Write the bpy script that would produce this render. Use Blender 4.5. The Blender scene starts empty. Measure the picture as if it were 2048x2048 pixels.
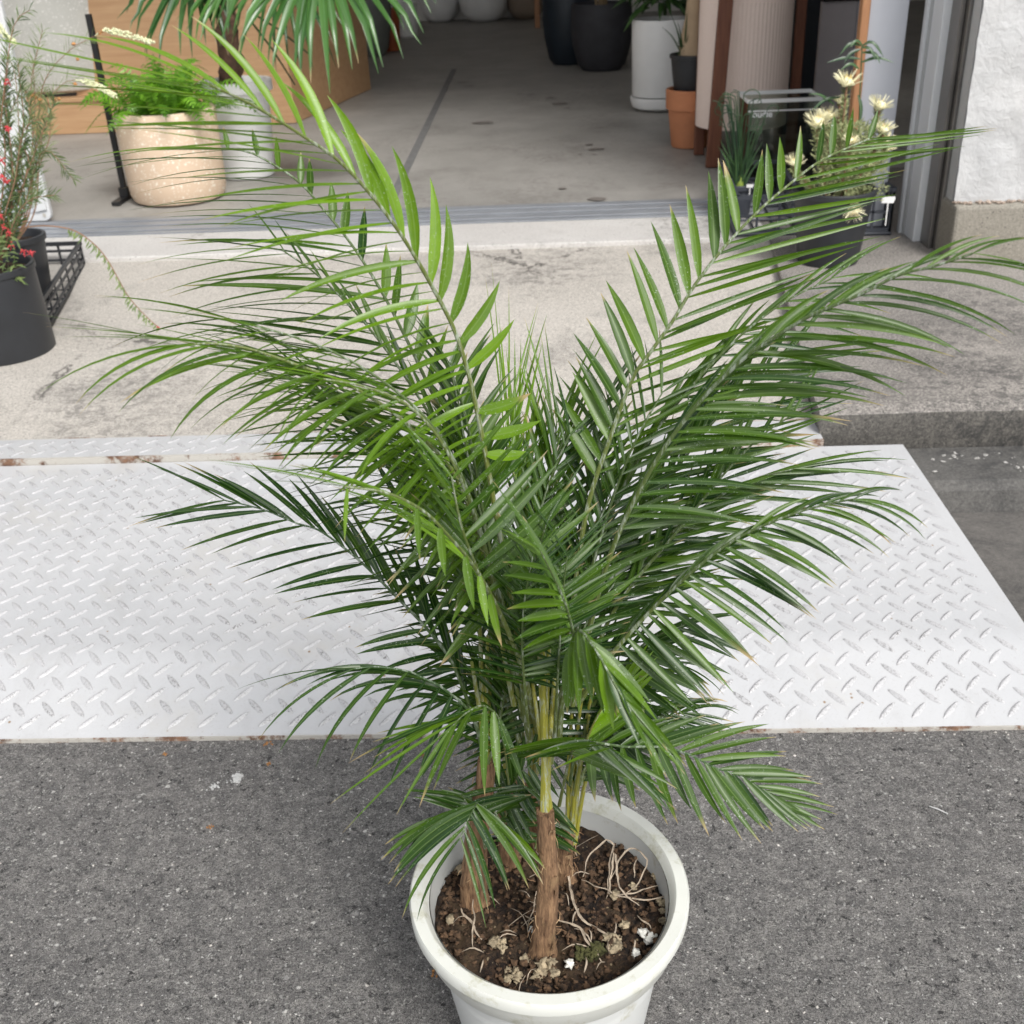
import bpy, bmesh, math, random
from mathutils import Vector, Matrix, noise
C = bpy.context
SC = C.scene
COL = SC.collection
R = math.radians
rnd = random.Random(7)

# ------------------------------------------------------------------ camera
FPX, PITCH, ROLL, YAW, H = 2200.0, R(28.5), R(-2.6), R(2.8), 1.40
FW = Vector((-math.sin(YAW) * math.cos(PITCH), math.cos(YAW) * math.cos(PITCH), -math.sin(PITCH)))
RT0 = Vector((math.cos(YAW), math.sin(YAW), 0))
UP0 = RT0.cross(FW)
RT = RT0 * math.cos(ROLL) + UP0 * math.sin(ROLL)
UP = -RT0 * math.sin(ROLL) + UP0 * math.cos(ROLL)
O = Vector((0, 0, H))
cam_d = bpy.data.cameras.new('camera')
cam = bpy.data.objects.new('camera', cam_d)
COL.objects.link(cam)
m = Matrix.Identity(4)
for i in range(3):
    m[i][0], m[i][1], m[i][2], m[i][3] = RT[i], UP[i], -FW[i], O[i]
cam.matrix_world = m
cam_d.sensor_width = 36
cam_d.sensor_fit = 'HORIZONTAL'
cam_d.lens = 36 * FPX / 2048
cam_d.clip_start = 0.02
cam_d.clip_end = 500
cam_d.dof.use_dof = True
cam_d.dof.focus_distance = 1.36
cam_d.dof.aperture_fstop = 11
SC.camera = cam

# ------------------------------------------------------------------ world and sun
SUN_EL, SUN_AZ = R(48), R(150)          # azimuth from +Y towards +X
world = bpy.data.worlds.new('World')
SC.world = world
world.use_nodes = True
wn = world.node_tree
bg = wn.nodes['Background']
sky = wn.nodes.new('ShaderNodeTexSky')
sky.sky_type = 'NISHITA'
sky.sun_disc = False
sky.sun_elevation = SUN_EL
sky.sun_rotation = SUN_AZ
sky.dust_density = 3.0
hs = wn.nodes.new('ShaderNodeHueSaturation')
hs.inputs['Saturation'].default_value = 0.22
wn.links.new(sky.outputs[0], hs.inputs['Color'])
wn.links.new(hs.outputs[0], bg.inputs['Color'])
bg.inputs['Strength'].default_value = 0.15
sl = bpy.data.lights.new('sun', 'SUN')
sl.energy = 2.3
sl.angle = R(20)
sl.color = (1.0, 0.97, 0.93)
so = bpy.data.objects.new('sun', sl)
COL.objects.link(so)
sd = Vector((math.sin(SUN_AZ) * math.cos(SUN_EL), math.cos(SUN_AZ) * math.cos(SUN_EL), math.sin(SUN_EL)))
so.rotation_euler = sd.to_track_quat('Z', 'Y').to_euler()
so.location = (2, -3, 6)
SC.view_settings.view_transform = 'Standard'
SC.view_settings.look = 'None'
SC.view_settings.exposure = 0.3
SC.view_settings.gamma = 1
SC.cycles.max_bounces = 8
SC.cycles.transparent_max_bounces = 12
SC.cycles.use_denoising = True

# ------------------------------------------------------------------ turning photo pixels into real places
K = 2048 / 1932


def ray(px, py):
    return FW + RT * ((px - 1024) / FPX) - UP * ((py - 1024) / FPX)


def at(px, py, Y):
    d = ray(px, py)
    return O + d * (Y / d.y)


def onz(px, py, z=0.0):
    d = ray(px, py)
    return O + d * ((z - H) / d.z)


# ------------------------------------------------------------------ materials
def newmat(name):
    mt = bpy.data.materials.new(name)
    mt.use_nodes = True
    nt = mt.node_tree
    return mt, nt, nt.nodes['Principled BSDF']


class NT:
    def __init__(s, nt):
        s.nt = nt
        s.co = nt.nodes.new('ShaderNodeTexCoord').outputs['Object']

    def n(s, t, **kw):
        x = s.nt.nodes.new(t)
        for k, v in kw.items():
            setattr(x, k, v)
        return x

    def l(s, a, b):
        s.nt.links.new(a, b)

    def scaled(s, sc):
        mp = s.n('ShaderNodeMapping')
        s.l(s.co, mp.inputs[0])
        mp.inputs['Scale'].default_value = sc
        return mp.outputs[0]

    def noise(s, scale, detail=4, rough=0.55, co=None, dist=0.0):
        x = s.n('ShaderNodeTexNoise')
        s.l(co or s.co, x.inputs['Vector'])
        x.inputs['Scale'].default_value = scale
        x.inputs['Detail'].default_value = detail
        x.inputs['Roughness'].default_value = rough
        x.inputs['Distortion'].default_value = dist
        return x.outputs['Fac']

    def voro(s, scale, co=None, feature='F1', rand=1.0):
        x = s.n('ShaderNodeTexVoronoi', feature=feature)
        s.l(co or s.co, x.inputs['Vector'])
        x.inputs['Scale'].default_value = scale
        x.inputs['Randomness'].default_value = rand
        return x.outputs['Distance'], (x.outputs['Color'] if feature != 'DISTANCE_TO_EDGE' else None)

    def ramp(s, fac, a, b, c0=(0, 0, 0), c1=(1, 1, 1), interp='LINEAR'):
        x = s.n('ShaderNodeValToRGB')
        s.l(fac, x.inputs[0])
        e = x.color_ramp.elements
        e[0].position, e[1].position = a, b
        e[0].color, e[1].color = (*c0, 1), (*c1, 1)
        x.color_ramp.interpolation = interp
        return x.outputs[0]

    def mix(s, f, a, b, mode='MIX'):
        x = s.n('ShaderNodeMix', data_type='RGBA', blend_type=mode)
        for i, v in ((0, f), (6, a), (7, b)):
            if hasattr(v, 'type') and hasattr(v, 'is_linked'):
                s.l(v, x.inputs[i])
            elif i == 0:
                x.inputs[0].default_value = v
            else:
                x.inputs[i].default_value = (*v, 1)
        return x.outputs[2]

    def math(s, op, a, b=0.0):
        x = s.n('ShaderNodeMath', operation=op)
        for i, v in ((0, a), (1, b)):
            if hasattr(v, 'is_linked'):
                s.l(v, x.inputs[i])
            else:
                x.inputs[i].default_value = v
        return x.outputs[0]

    def sep(s, v):
        x = s.n('ShaderNodeSeparateXYZ')
        s.l(v, x.inputs[0])
        return x.outputs

    def bump(s, h, strength, dist, P, prev=None):
        x = s.n('ShaderNodeBump')
        x.inputs['Strength'].default_value = strength
        x.inputs['Distance'].default_value = dist
        s.l(h, x.inputs['Height'])
        if prev:
            s.l(prev, x.inputs['Normal'])
        s.l(x.outputs[0], P.inputs['Normal'])
        return x.outputs[0]


def plain(name, col, rough=0.5, var=0.12, vs=6.0, bump=0.0, bs=60.0, metal=0.0, dirt=None, spec=None):
    mt, nt, P = newmat(name)
    t = NT(nt)
    f = t.noise(vs, 5, 0.6)
    c = t.mix(t.ramp(f, 0.3, 0.7), tuple(x * (1 - var) for x in col), tuple(min(1, x * (1 + var)) for x in col))
    if dirt:
        c = t.mix(t.ramp(t.noise(dirt[0], 6, 0.7), dirt[1], dirt[1] + 0.15), c, dirt[2])
    t.l(c, P.inputs['Base Color'])
    P.inputs['Roughness'].default_value = rough
    P.inputs['Metallic'].default_value = metal
    if spec is not None:
        P.inputs['Specular IOR Level'].default_value = spec
    if bump:
        t.bump(t.noise(bs, 5, 0.6), bump, 0.004, P)
    return mt


M = {}


def m_asphalt():
    mt, nt, P = newmat('asphalt')
    t = NT(nt)
    wv = t.n('ShaderNodeVectorMath', operation='ADD')
    nz = t.n('ShaderNodeTexNoise')
    t.l(t.co, nz.inputs['Vector'])
    nz.inputs['Scale'].default_value = 110
    sc = t.n('ShaderNodeVectorMath', operation='SCALE')
    t.l(nz.outputs['Color'], sc.inputs[0])
    sc.inputs['Scale'].default_value = 0.011
    t.l(t.co, wv.inputs[0])
    t.l(sc.outputs[0], wv.inputs[1])
    W = wv.outputs[0]
    c = t.mix(t.ramp(t.noise(230, 5, 0.8), 0.42, 0.60), (0.055, 0.054, 0.052), (0.40, 0.388, 0.37))
    c = t.mix(t.math('MULTIPLY', t.ramp(t.noise(1.6, 5, 0.6), 0.35, 0.7), .5), c, (0.16, 0.145, 0.14))
    c = t.mix(0.55, c, t.mix(t.ramp(t.noise(480, 3, 0.7), 0.40, 0.60), (0.05, 0.05, 0.048), (0.38, 0.368, 0.355)))
    for scale, thr, rad, col in ((150, 0.80, 0.34, (0.26, 0.255, 0.25)), (75, 0.95, 0.30, (0.56, 0.55, 0.53)),
                                 (230, 0.94, 0.40, (0.66, 0.65, 0.63)), (45, 0.972, 0.2, (0.38, 0.37, 0.36))):
        d, cc = t.voro(scale, W)
        r = t.sep(cc)[0]
        sel = t.math('MULTIPLY', t.math('GREATER_THAN', r, thr), t.ramp(d, rad * 0.75, rad, (1, 1, 1), (0, 0, 0)))
        c = t.mix(sel, c, col)
    d_, cc_ = t.voro(115, W)
    c = t.mix(0.85, c, t.ramp(t.sep(cc_)[0], 0.0, 1.0, (0.55, 0.552, 0.56), (1.0, 0.995, 0.99)), 'MULTIPLY')
    d_, cc_ = t.voro(48, W)
    c = t.mix(0.6, c, t.ramp(t.sep(cc_)[0], 0.1, 0.9, (0.62, 0.62, 0.63), (1.0, 0.995, 0.985)), 'MULTIPLY')
    c = t.mix(1.0, c, (1.65, 1.65, 1.65), 'MULTIPLY')
    fl = t.ramp(t.noise(190, 3, 0.7, W), 0.595, 0.63)
    c = t.mix(t.math('MULTIPLY', fl, 0.9), c, (0.52, 0.51, 0.48))
    pk = t.ramp(t.noise(190, 4, 0.75, t.scaled((1, 1.3, 1))), 0.38, 0.43, (1, 1, 1), (0, 0, 0))
    c = t.mix(t.math('MULTIPLY', pk, 0.75), c, (0.025, 0.025, 0.025))
    # small dark pits
    pit = t.ramp(t.noise(80, 5, 0.75, W), 0.375, 0.42, (1, 1, 1), (0, 0, 0))
    c = t.mix(t.math('MULTIPLY', pit, 0.85), c, (0.02, 0.02, 0.021))
    rust = t.ramp(t.noise(9, 4, 0.6), 0.70, 0.82)
    c = t.mix(t.math('MULTIPLY', rust, 0.35), c, (0.16, 0.085, 0.05))
    t.l(c, P.inputs['Base Color'])
    P.inputs['Roughness'].default_value = 0.85
    b = t.bump(t.noise(160, 5, 0.8), 0.9, 0.009, P)
    t.bump(t.noise(85, 5, 0.75, W), 1.0, 0.010, P, b)
    return mt


def m_concrete(name, c0, c1, stain=(0.16, 0.15, 0.135), st=0.56, fine=0.5, scale=1.0, rough=0.85, speck=True, cracks=False):
    mt, nt, P = newmat(name)
    t = NT(nt)
    c = t.mix(t.ramp(t.noise(1.7 * scale, 7, 0.62), 0.3, 0.7), c0, c1)
    c = t.mix(t.math('MULTIPLY', t.ramp(t.noise(2.3 * scale, 9, 0.72, dist=0.6), st, st + 0.13), 0.75), c, stain)
    g = t.noise(120, 6, 0.85)
    c = t.mix(t.math('MULTIPLY', t.ramp(g, 0.46, 0.60), fine), c, tuple(x * 1.4 for x in c1))
    c = t.mix(t.math('MULTIPLY', t.ramp(t.noise(140, 5, 0.85), 0.51, 0.58), fine * 0.85), c, tuple(x * 0.4 for x in c0))
    mo = t.math('MULTIPLY', t.ramp(t.noise(26, 6, 0.8, dist=0.5), 0.48, 0.58), t.ramp(t.noise(1.15 * scale, 3, 0.6), 0.50, 0.62))
    c = t.mix(t.math('MULTIPLY', mo, 0.7), c, stain)
    if speck:
        d, cc = t.voro(120)
        sel = t.math('MULTIPLY', t.math('GREATER_THAN', t.sep(cc)[0], 0.93), t.ramp(d, 0.2, 0.3, (1, 1, 1), (0, 0, 0)))
        c = t.mix(sel, c, (0.07, 0.065, 0.06))
    if cracks:
        d, _ = t.voro(0.9, t.scaled((1, 0.8, 0.0)), 'DISTANCE_TO_EDGE')
        wob = t.math('ADD', d, t.math('MULTIPLY', t.math('SUBTRACT', t.noise(14, 6, 0.7), 0.5), 0.09))
        cr = t.ramp(t.math('ABSOLUTE', wob), 0.001, 0.006, (1, 1, 1), (0, 0, 0))
        cr = t.math('MULTIPLY', cr, t.ramp(t.noise(1.1, 2), 0.52, 0.6))
        c = t.mix(cr, c, (0.06, 0.055, 0.05))
    t.l(c, P.inputs['Base Color'])
    P.inputs['Roughness'].default_value = rough
    b = t.bump(g, 0.35, 0.003, P)
    t.bump(t.noise(18, 8, 0.75), 0.35, 0.012, P, b)
    return mt


def m_plate():
    mt, nt, P = newmat('painted_checker_plate')
    t = NT(nt)
    c = t.mix(t.ramp(t.noise(2.5, 6, 0.6), 0.3, 0.7), (0.46, 0.468, 0.482), (0.51, 0.515, 0.525))
    c = t.mix(t.math('MULTIPLY', t.ramp(t.noise(160, 4, 0.8), 0.58, 0.68), 0.35), c, (0.30, 0.29, 0.275))
    warm = t.math('MULTIPLY', t.ramp(t.noise(3.1, 5, 0.7), 0.55, 0.75), 0.4)
    c = t.mix(warm, c, (0.46, 0.43, 0.37))
    sm = t.math('MULTIPLY', t.ramp(t.noise(7, 7, 0.8, t.scaled((1, .45, 1)), 0.7), 0.52, 0.66), 0.16)
    c = t.mix(sm, c, (0.27, 0.26, 0.245))
    rs = t.ramp(t.noise(17, 7, 0.78), 0.70, 0.75)
    c = t.mix(t.math('MULTIPLY', rs, 0.85), c, (0.45, 0.28, 0.11))
    d, cc = t.voro(55)
    sel = t.math('MULTIPLY', t.math('GREATER_THAN', t.sep(cc)[0], 0.985), t.ramp(d, 0.1, 0.2, (1, 1, 1), (0, 0, 0)))
    c = t.mix(sel, c, (0.25, 0.17, 0.1))
    t.l(c, P.inputs['Base Color'])
    P.inputs['Roughness'].default_value = 0.42
    t.bump(t.noise(45, 6, 0.65), 0.2, 0.003, P)
    return mt


def m_lug():
    mt, nt, P = newmat('scuffed_plate_lugs')
    t = NT(nt)
    sc = t.ramp(t.noise(230, 5, 0.8), 0.50, 0.58)
    big = t.ramp(t.noise(4.5, 4, 0.7), 0.42, 0.66)
    c = t.mix(t.math('MULTIPLY', sc, t.math('ADD', t.math('MULTIPLY', big, 0.75), 0.18)), (0.47, 0.47, 0.48), (0.075, 0.07, 0.065))
    rs = t.ramp(t.noise(23, 5, 0.75), 0.72, 0.78)
    c = t.mix(t.math('MULTIPLY', rs, 0.8), c, (0.4, 0.26, 0.12))
    t.l(c, P.inputs['Base Color'])
    P.inputs['Roughness'].default_value = 0.4
    return mt


def m_rust():
    mt, nt, P = newmat('rusty_steel_edge')
    t = NT(nt)
    c = t.mix(t.ramp(t.noise(30, 6, 0.7), 0.4, 0.62), (0.10, 0.05, 0.03), (0.26, 0.15, 0.095))
    c = t.mix(t.ramp(t.noise(7, 6, 0.8), 0.42, 0.50), c, (0.46, 0.44, 0.40))
    t.l(c, P.inputs['Base Color'])
    P.inputs['Roughness'].default_value = 0.75
    t.bump(t.noise(90, 5, 0.7), 0.5, 0.004, P)
    return mt


def m_leaf(name, dark, bright, tip=(0.45, 0.33, 0.17), specks=0.5, trans=0.32, rough=0.38, mid=(0.20, 0.30, 0.09)):
    mt, nt, P = newmat(name)
    t = NT(nt)
    a = t.n('ShaderNodeAttribute', attribute_name='tone')
    s = t.n('ShaderNodeSeparateColor')
    t.l(a.outputs['Color'], s.inputs[0])
    r, g, b = s.outputs
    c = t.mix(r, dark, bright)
    c = t.mix(t.math('MULTIPLY', t.ramp(t.noise(45, 4, 0.6), 0.4, 0.75), 0.3), c, tuple(min(1, x * 1.9) for x in dark))
    # pale midrib
    mdist = t.math('ABSOLUTE', t.math('SUBTRACT', b, 0.5))
    c = t.mix(t.math('MULTIPLY', t.ramp(mdist, 0.02, 0.09, (1, 1, 1), (0, 0, 0)), 0.45), c, mid)
    # lime specks left by watering
    if specks:
        sp = t.math('MULTIPLY', t.ramp(t.noise(300, 3, 0.8), 0.60, 0.68), t.ramp(t.noise(16, 3, 0.6), 0.42, 0.62))
        c = t.mix(t.math('MULTIPLY', sp, specks), c, (0.45, 0.52, 0.42))
    c = t.mix(g, c, tip)
    t.l(c, P.inputs['Base Color'])
    P.inputs['Roughness'].default_value = rough
    tr = t.n('ShaderNodeBsdfTranslucent')
    hs_ = t.n('ShaderNodeHueSaturation')
    hs_.inputs['Value'].default_value = 1.7
    hs_.inputs['Saturation'].default_value = 1.1
    t.l(c, hs_.inputs['Color'])
    t.l(hs_.outputs[0], tr.inputs[0])
    mx = t.n('ShaderNodeMixShader')
    mx.inputs[0].default_value = trans
    t.l(P.outputs[0], mx.inputs[1])
    t.l(tr.outputs[0], mx.inputs[2])
    t.l(mx.outputs[0], nt.nodes['Material Output'].inputs[0])
    return mt


def m_stem(name, dark, bright, scurf=(0.42, 0.47, 0.4), amt=0.6):
    mt, nt, P = newmat(name)
    t = NT(nt)
    a = t.n('ShaderNodeAttribute', attribute_name='tone')
    s = t.n('ShaderNodeSeparateColor')
    t.l(a.outputs['Color'], s.inputs[0])
    c = t.mix(s.outputs[0], dark, bright)
    c = t.mix(t.math('MULTIPLY', t.ramp(t.noise(200, 5, 0.75, t.scaled((1, 1, .16))), 0.5, 0.62), amt), c, scurf)
    c = t.mix(s.outputs[1], c, (0.30, 0.2, 0.1))
    t.l(c, P.inputs['Base Color'])
    P.inputs['Roughness'].default_value = 0.5
    return mt


def m_bark():
    mt, nt, P = newmat('fibrous_palm_bark')
    t = NT(nt)
    co = t.scaled((1, 1, 0.12))
    f = t.noise(230, 6, 0.7, co)
    c = t.mix(t.ramp(f, 0.33, 0.7), (0.08, 0.036, 0.018), (0.46, 0.28, 0.15))
    c = t.mix(t.ramp(t.noise(25, 5, 0.6), 0.55, 0.75), c, (0.30, 0.2, 0.10))
    t.l(c, P.inputs['Base Color'])
    P.inputs['Roughness'].default_value = 0.9
    t.bump(f, 0.9, 0.006, P)
    return mt


def m_soil():
    mt, nt, P = newmat('potting_soil')
    t = NT(nt)
    c = t.mix(t.ramp(t.noise(90, 6, 0.8), 0.45, 0.58), (0.010, 0.005, 0.003), (0.075, 0.040, 0.022))
    c = t.mix(t.ramp(t.noise(14, 6, 0.7), 0.5, 0.68), c, (0.13, 0.085, 0.045))
    d, cc = t.voro(170)
    sel = t.math('MULTIPLY', t.math('GREATER_THAN', t.sep(cc)[0], 0.88), t.ramp(d, 0.2, 0.34, (1, 1, 1), (0, 0, 0)))
    c = t.mix(sel, c, (0.38, 0.29, 0.18))
    t.l(c, P.inputs['Base Color'])
    P.inputs['Roughness'].default_value = 0.95
    t.bump(t.noise(110, 6, 0.8), 1.0, 0.01, P)
    return mt


def m_terrazzo(name, base, chip, thr=0.86):
    mt, nt, P = newmat(name)
    t = NT(nt)
    c = t.mix(t.ramp(t.noise(5, 4), 0.35, 0.65), tuple(x * 0.93 for x in base), base)
    for scale, th, rad in ((55, thr, 0.36), (110, thr + 0.03, 0.36)):
        d, cc = t.voro(scale)
        sel = t.math('MULTIPLY', t.math('GREATER_THAN', t.sep(cc)[0], th), t.ramp(d, rad * 0.8, rad, (1, 1, 1), (0, 0, 0)))
        c = t.mix(sel, c, chip)
    t.l(c, P.inputs['Base Color'])
    P.inputs['Roughness'].default_value = 0.6
    return mt


def m_wood(name, a, b, axis=2, scale=14, rough=0.5):
    mt, nt, P = newmat(name)
    t = NT(nt)
    sc = [7, 7, 7]
    sc[axis] = 0.5
    f = t.noise(scale, 6, 0.6, t.scaled(tuple(sc)), 0.6)
    c = t.mix(t.ramp(f, 0.32, 0.7), a, b)
    t.l(c, P.inputs['Base Color'])
    P.inputs['Roughness'].default_value = rough
    t.bump(f, 0.15, 0.002, P)
    return mt


def m_linen():
    mt, nt, P = newmat('pleated_linen')
    t = NT(nt)
    f = t.noise(60, 5, 0.7, t.scaled((3, 3, 14)))
    c = t.mix(t.ramp(f, 0.3, 0.7), (0.78, 0.61, 0.53), (0.93, 0.80, 0.72))
    t.l(c, P.inputs['Base Color'])
    P.inputs['Roughness'].default_value = 0.9
    t.bump(f, 0.3, 0.002, P)
    return mt


def m_stucco():
    mt, nt, P = newmat('white_stucco')
    t = NT(nt)
    c = t.mix(t.ramp(t.noise(3, 5, 0.6), 0.3, 0.7), (0.48, 0.485, 0.49), (0.55, 0.55, 0.545))
    z = t.sep(t.co)[2]
    t.l(c, P.inputs['Base Color'])
    P.inputs['Roughness'].default_value = 0.7
    b = t.bump(t.noise(22, 6, 0.6, dist=0.3), 0.5, 0.02, P)
    return mt


def m_glass():
    mt, nt, P = newmat('clear_plastic')
    t = NT(nt)
    tr = t.n('ShaderNodeBsdfTransparent')
    tr.inputs[0].default_value = (0.80, 0.85, 0.82, 1)
    gl = t.n('ShaderNodeBsdfGlossy')
    gl.inputs['Roughness'].default_value = 0.08
    fr = t.n('ShaderNodeFresnel')
    fr.inputs[0].default_value = 1.5
    mx = t.n('ShaderNodeMixShader')
    t.l(t.math('ADD', fr.outputs[0], 0.05), mx.inputs[0])
    t.l(tr.outputs[0], mx.inputs[1])
    t.l(gl.outputs[0], mx.inputs[2])
    t.l(mx.outputs[0], nt.nodes['Material Output'].inputs[0])
    nt.nodes.remove(P)
    return mt


M['asphalt'] = m_asphalt()
M['pad'] = m_concrete('pad_concrete', (0.385, 0.358, 0.322), (0.51, 0.48, 0.438), stain=(0.17, 0.16, 0.148), st=0.53, fine=0.65, cracks=True)
M['band'] = m_concrete('pale_band_concrete', (0.48, 0.46, 0.44), (0.58, 0.565, 0.545), st=0.66, fine=0.25)
M['platform'] = m_concrete('weathered_concrete', (0.15, 0.142, 0.133), (0.29, 0.268, 0.245), stain=(0.06, 0.058, 0.056), st=0.50, fine=1.0)
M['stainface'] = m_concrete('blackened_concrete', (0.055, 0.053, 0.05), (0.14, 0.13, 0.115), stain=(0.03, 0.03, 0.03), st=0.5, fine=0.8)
M['kerb'] = m_concrete('dirty_kerb_concrete', (0.08, 0.078, 0.074), (0.13, 0.125, 0.118), stain=(0.04, 0.04, 0.04), st=0.5, fine=0.5)
M['floor'] = m_concrete('shop_floor_concrete', (0.25, 0.24, 0.222), (0.37, 0.355, 0.332), stain=(0.20, 0.185, 0.17), st=0.56, fine=0.22, scale=1.6, rough=0.5, speck=False)
M['plinth'] = m_concrete('wall_foot_concrete', (0.22, 0.20, 0.165), (0.30, 0.28, 0.24), st=0.55, fine=0.5)
M['plate'] = m_plate()
M['lug'] = m_lug()
M['rust'] = m_rust()
M['stucco'] = m_stucco()
M['whitepot'] = plain('white_pot_plastic', (0.66, 0.675, 0.66), 0.38, 0.05, 5, dirt=(22, 0.58, (0.42, 0.4, 0.30)))
M['potrim'] = plain('white_pot_rim_plastic', (0.66, 0.67, 0.625), 0.38, 0.06, 9, dirt=(26, 0.53, (0.46, 0.455, 0.34)))
M['soil'] = m_soil()
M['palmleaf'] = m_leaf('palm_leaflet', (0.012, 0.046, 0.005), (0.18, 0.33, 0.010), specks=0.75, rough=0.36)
M['palmstem'] = m_stem('palm_rachis', (0.05, 0.10, 0.035), (0.36, 0.34, 0.045), amt=.75)
M['bark'] = m_bark()
M['sheath'] = plain('torn_leaf_sheath', (0.40, 0.27, 0.15), 0.9, 0.5, 120)
M['dry'] = plain('dry_palm_fibre', (0.36, 0.295, 0.225), 0.8, 0.5, 90)
M['stone'] = plain('soil_stone', (0.33, 0.27, 0.18), 0.9, 0.6, 90, bump=0.6, bs=150)
M['perlite'] = plain('white_pebble', (0.72, 0.71, 0.66), 0.6, 0.1, 40)
M['moss'] = plain('mossy_clod', (0.075, 0.075, 0.025), 1.0, 0.4, 90, bump=1.0, bs=160)
M['blackplastic'] = plain('black_nursery_plastic', (0.022, 0.024, 0.028), 0.45, 0.15, 12, bump=0.05)
M['slate'] = plain('slate_crate_plastic', (0.05, 0.056, 0.07), 0.5, 0.15, 12)
M['cream'] = m_terrazzo('cream_terrazzo', (0.62, 0.475, 0.345), (0.74, 0.68, 0.58), 0.70)
M['greyterr'] = m_terrazzo('grey_terrazzo', (0.56, 0.56, 0.52), (0.74, 0.73, 0.70), 0.74)
M['ply'] = m_wood('plywood', (0.42, 0.245, 0.125), (0.52, 0.33, 0.18), 0, 5)
M['redwood'] = m_wood('red_brown_wood', (0.11, 0.035, 0.018), (0.19, 0.07, 0.035), 2)
M['pinewood'] = m_wood('orange_pine_wood', (0.36, 0.17, 0.08), (0.5, 0.25, 0.12), 2)
M['linen'] = m_linen()
M['terracotta'] = plain('terracotta', (0.52, 0.21, 0.10), 0.8, 0.12, 8)
M['orangepl'] = plain('orange_brown_plastic', (0.34, 0.085, 0.03), 0.5, 0.08)
M['whiteglaze'] = plain('matt_white_ceramic', (0.86, 0.86, 0.85), 0.4, 0.04, 8)
M['darkglaze'] = plain('charcoal_fibreclay', (0.036, 0.036, 0.042), 0.7, 0.2, 9)
M['navyglaze'] = plain('dark_navy_ceramic', (0.012, 0.02, 0.03), 0.5, 0.2, 9)
M['greypot'] = plain('grey_green_ceramic', (0.17, 0.18, 0.165), 0.6, 0.1)
M['brownpot'] = plain('taupe_ceramic', (0.28, 0.22, 0.17), 0.7, 0.1)
M['track'] = plain('blue_grey_aluminium', (0.27, 0.285, 0.31), 0.4, 0.15, 4, metal=0.2, dirt=(14, 0.66, (0.6, 0.6, 0.6)))
M['trackgap'] = plain('dark_track_groove', (0.05, 0.055, 0.065), 0.8, 0.2)  # dark colour of the bed seen between the rails
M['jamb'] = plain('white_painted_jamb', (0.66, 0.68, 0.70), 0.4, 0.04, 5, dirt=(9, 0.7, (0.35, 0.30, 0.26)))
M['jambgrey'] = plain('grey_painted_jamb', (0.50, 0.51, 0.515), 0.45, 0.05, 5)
M['gap'] = plain('black_rubber_seal', (0.01, 0.01, 0.011), 0.6, 0.1)
M['steel'] = plain('dull_steel_frame', (0.20, 0.19, 0.18), 0.35, 0.25, 4, metal=0.6)
M['beige'] = plain('beige_metal_trim', (0.50, 0.46, 0.41), 0.5, 0.08)
M['board'] = plain('white_board_plastic', (0.6, 0.61, 0.62), 0.45, 0.04, dirt=(16, 0.72, (0.45, 0.36, 0.2)))
M['boardgrey'] = plain('pale_blue_grey_plastic', (0.52, 0.55, 0.60), 0.5, 0.05)
M['panel'] = plain('pale_blue_white_panel', (0.50, 0.52, 0.57), 0.5, 0.03)
M['mauve'] = plain('mauve_grey_board', (0.50, 0.46, 0.47), 0.6, 0.06)
M['navy'] = plain('dark_navy_board', (0.022, 0.028, 0.036), 0.6, 0.2)
M['wall'] = plain('shop_wall_paint', (0.74, 0.72, 0.69), 0.8, 0.06, 2)
M['ceiling'] = plain('shop_ceiling', (0.75, 0.74, 0.72), 0.9, 0.05)
M['black'] = plain('black_metal', (0.012, 0.012, 0.013), 0.4, 0.1)
M['fern'] = m_leaf('fern_leaf', (0.02, 0.09, 0.008), (0.20, 0.42, 0.03), specks=0, trans=0.35)
M['fan'] = m_leaf('fan_palm_leaf', (0.022, 0.07, 0.016), (0.075, 0.18, 0.035), specks=0, trans=0.12, rough=0.28, mid=(0.12, 0.25, 0.1))
M['needle'] = m_leaf('needle_leaf', (0.05, 0.09, 0.035), (0.22, 0.28, 0.10), specks=0, trans=0.25)
M['grass'] = m_leaf('strap_leaf', (0.022, 0.055, 0.03), (0.08, 0.16, 0.05), specks=0, trans=0.2)
M['dark'] = m_leaf('dark_leaf', (0.012, 0.04, 0.012), (0.04, 0.10, 0.02), specks=0, trans=0.2)  # dark green foliage colour
M['hairy'] = m_leaf('woolly_leaf', (0.13, 0.16, 0.07), (0.45, 0.46, 0.24), specks=0, trans=0.2, rough=0.8)
M['twig'] = plain('reddish_twig', (0.26, 0.15, 0.09), 0.7, 0.2, 20)
M['trunk'] = plain('brown_plant_stem', (0.10, 0.055, 0.035), 0.9, 0.5, 30, bump=1.0, bs=70)
M['tan'] = plain('tan_bark', (0.42, 0.31, 0.2), 0.9, 0.15, 10, bump=0.4)
M['red'] = plain('red_blossom', (0.55, 0.05, 0.06), 0.5, 0.25, 40)
M['catkin'] = plain('pale_green_white_blossom', (0.72, 0.74, 0.48), 0.7, 0.15, 90)
M['petal'] = plain('pale_yellow_bristle', (0.86, 0.82, 0.56), 0.7, 0.08, 40)
M['petalc'] = plain('warm_yellow_bristle', (0.86, 0.66, 0.26), 0.7, 0.1, 40)
M['glass'] = m_glass()
M['letter'] = plain('white_lettering', (0.85, 0.85, 0.85), 0.5, 0.02)
M['chalk'] = plain('white_chalk_paint', (0.5, 0.5, 0.49), 0.8, 0.05)
M['crumb'] = plain('orange_brown_crumb', (0.42, 0.21, 0.08), 0.9, 0.25, 60)
M['yellowleaf'] = plain('yellow_petal', (0.6, 0.4, 0.06), 0.8, 0.1)
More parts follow.
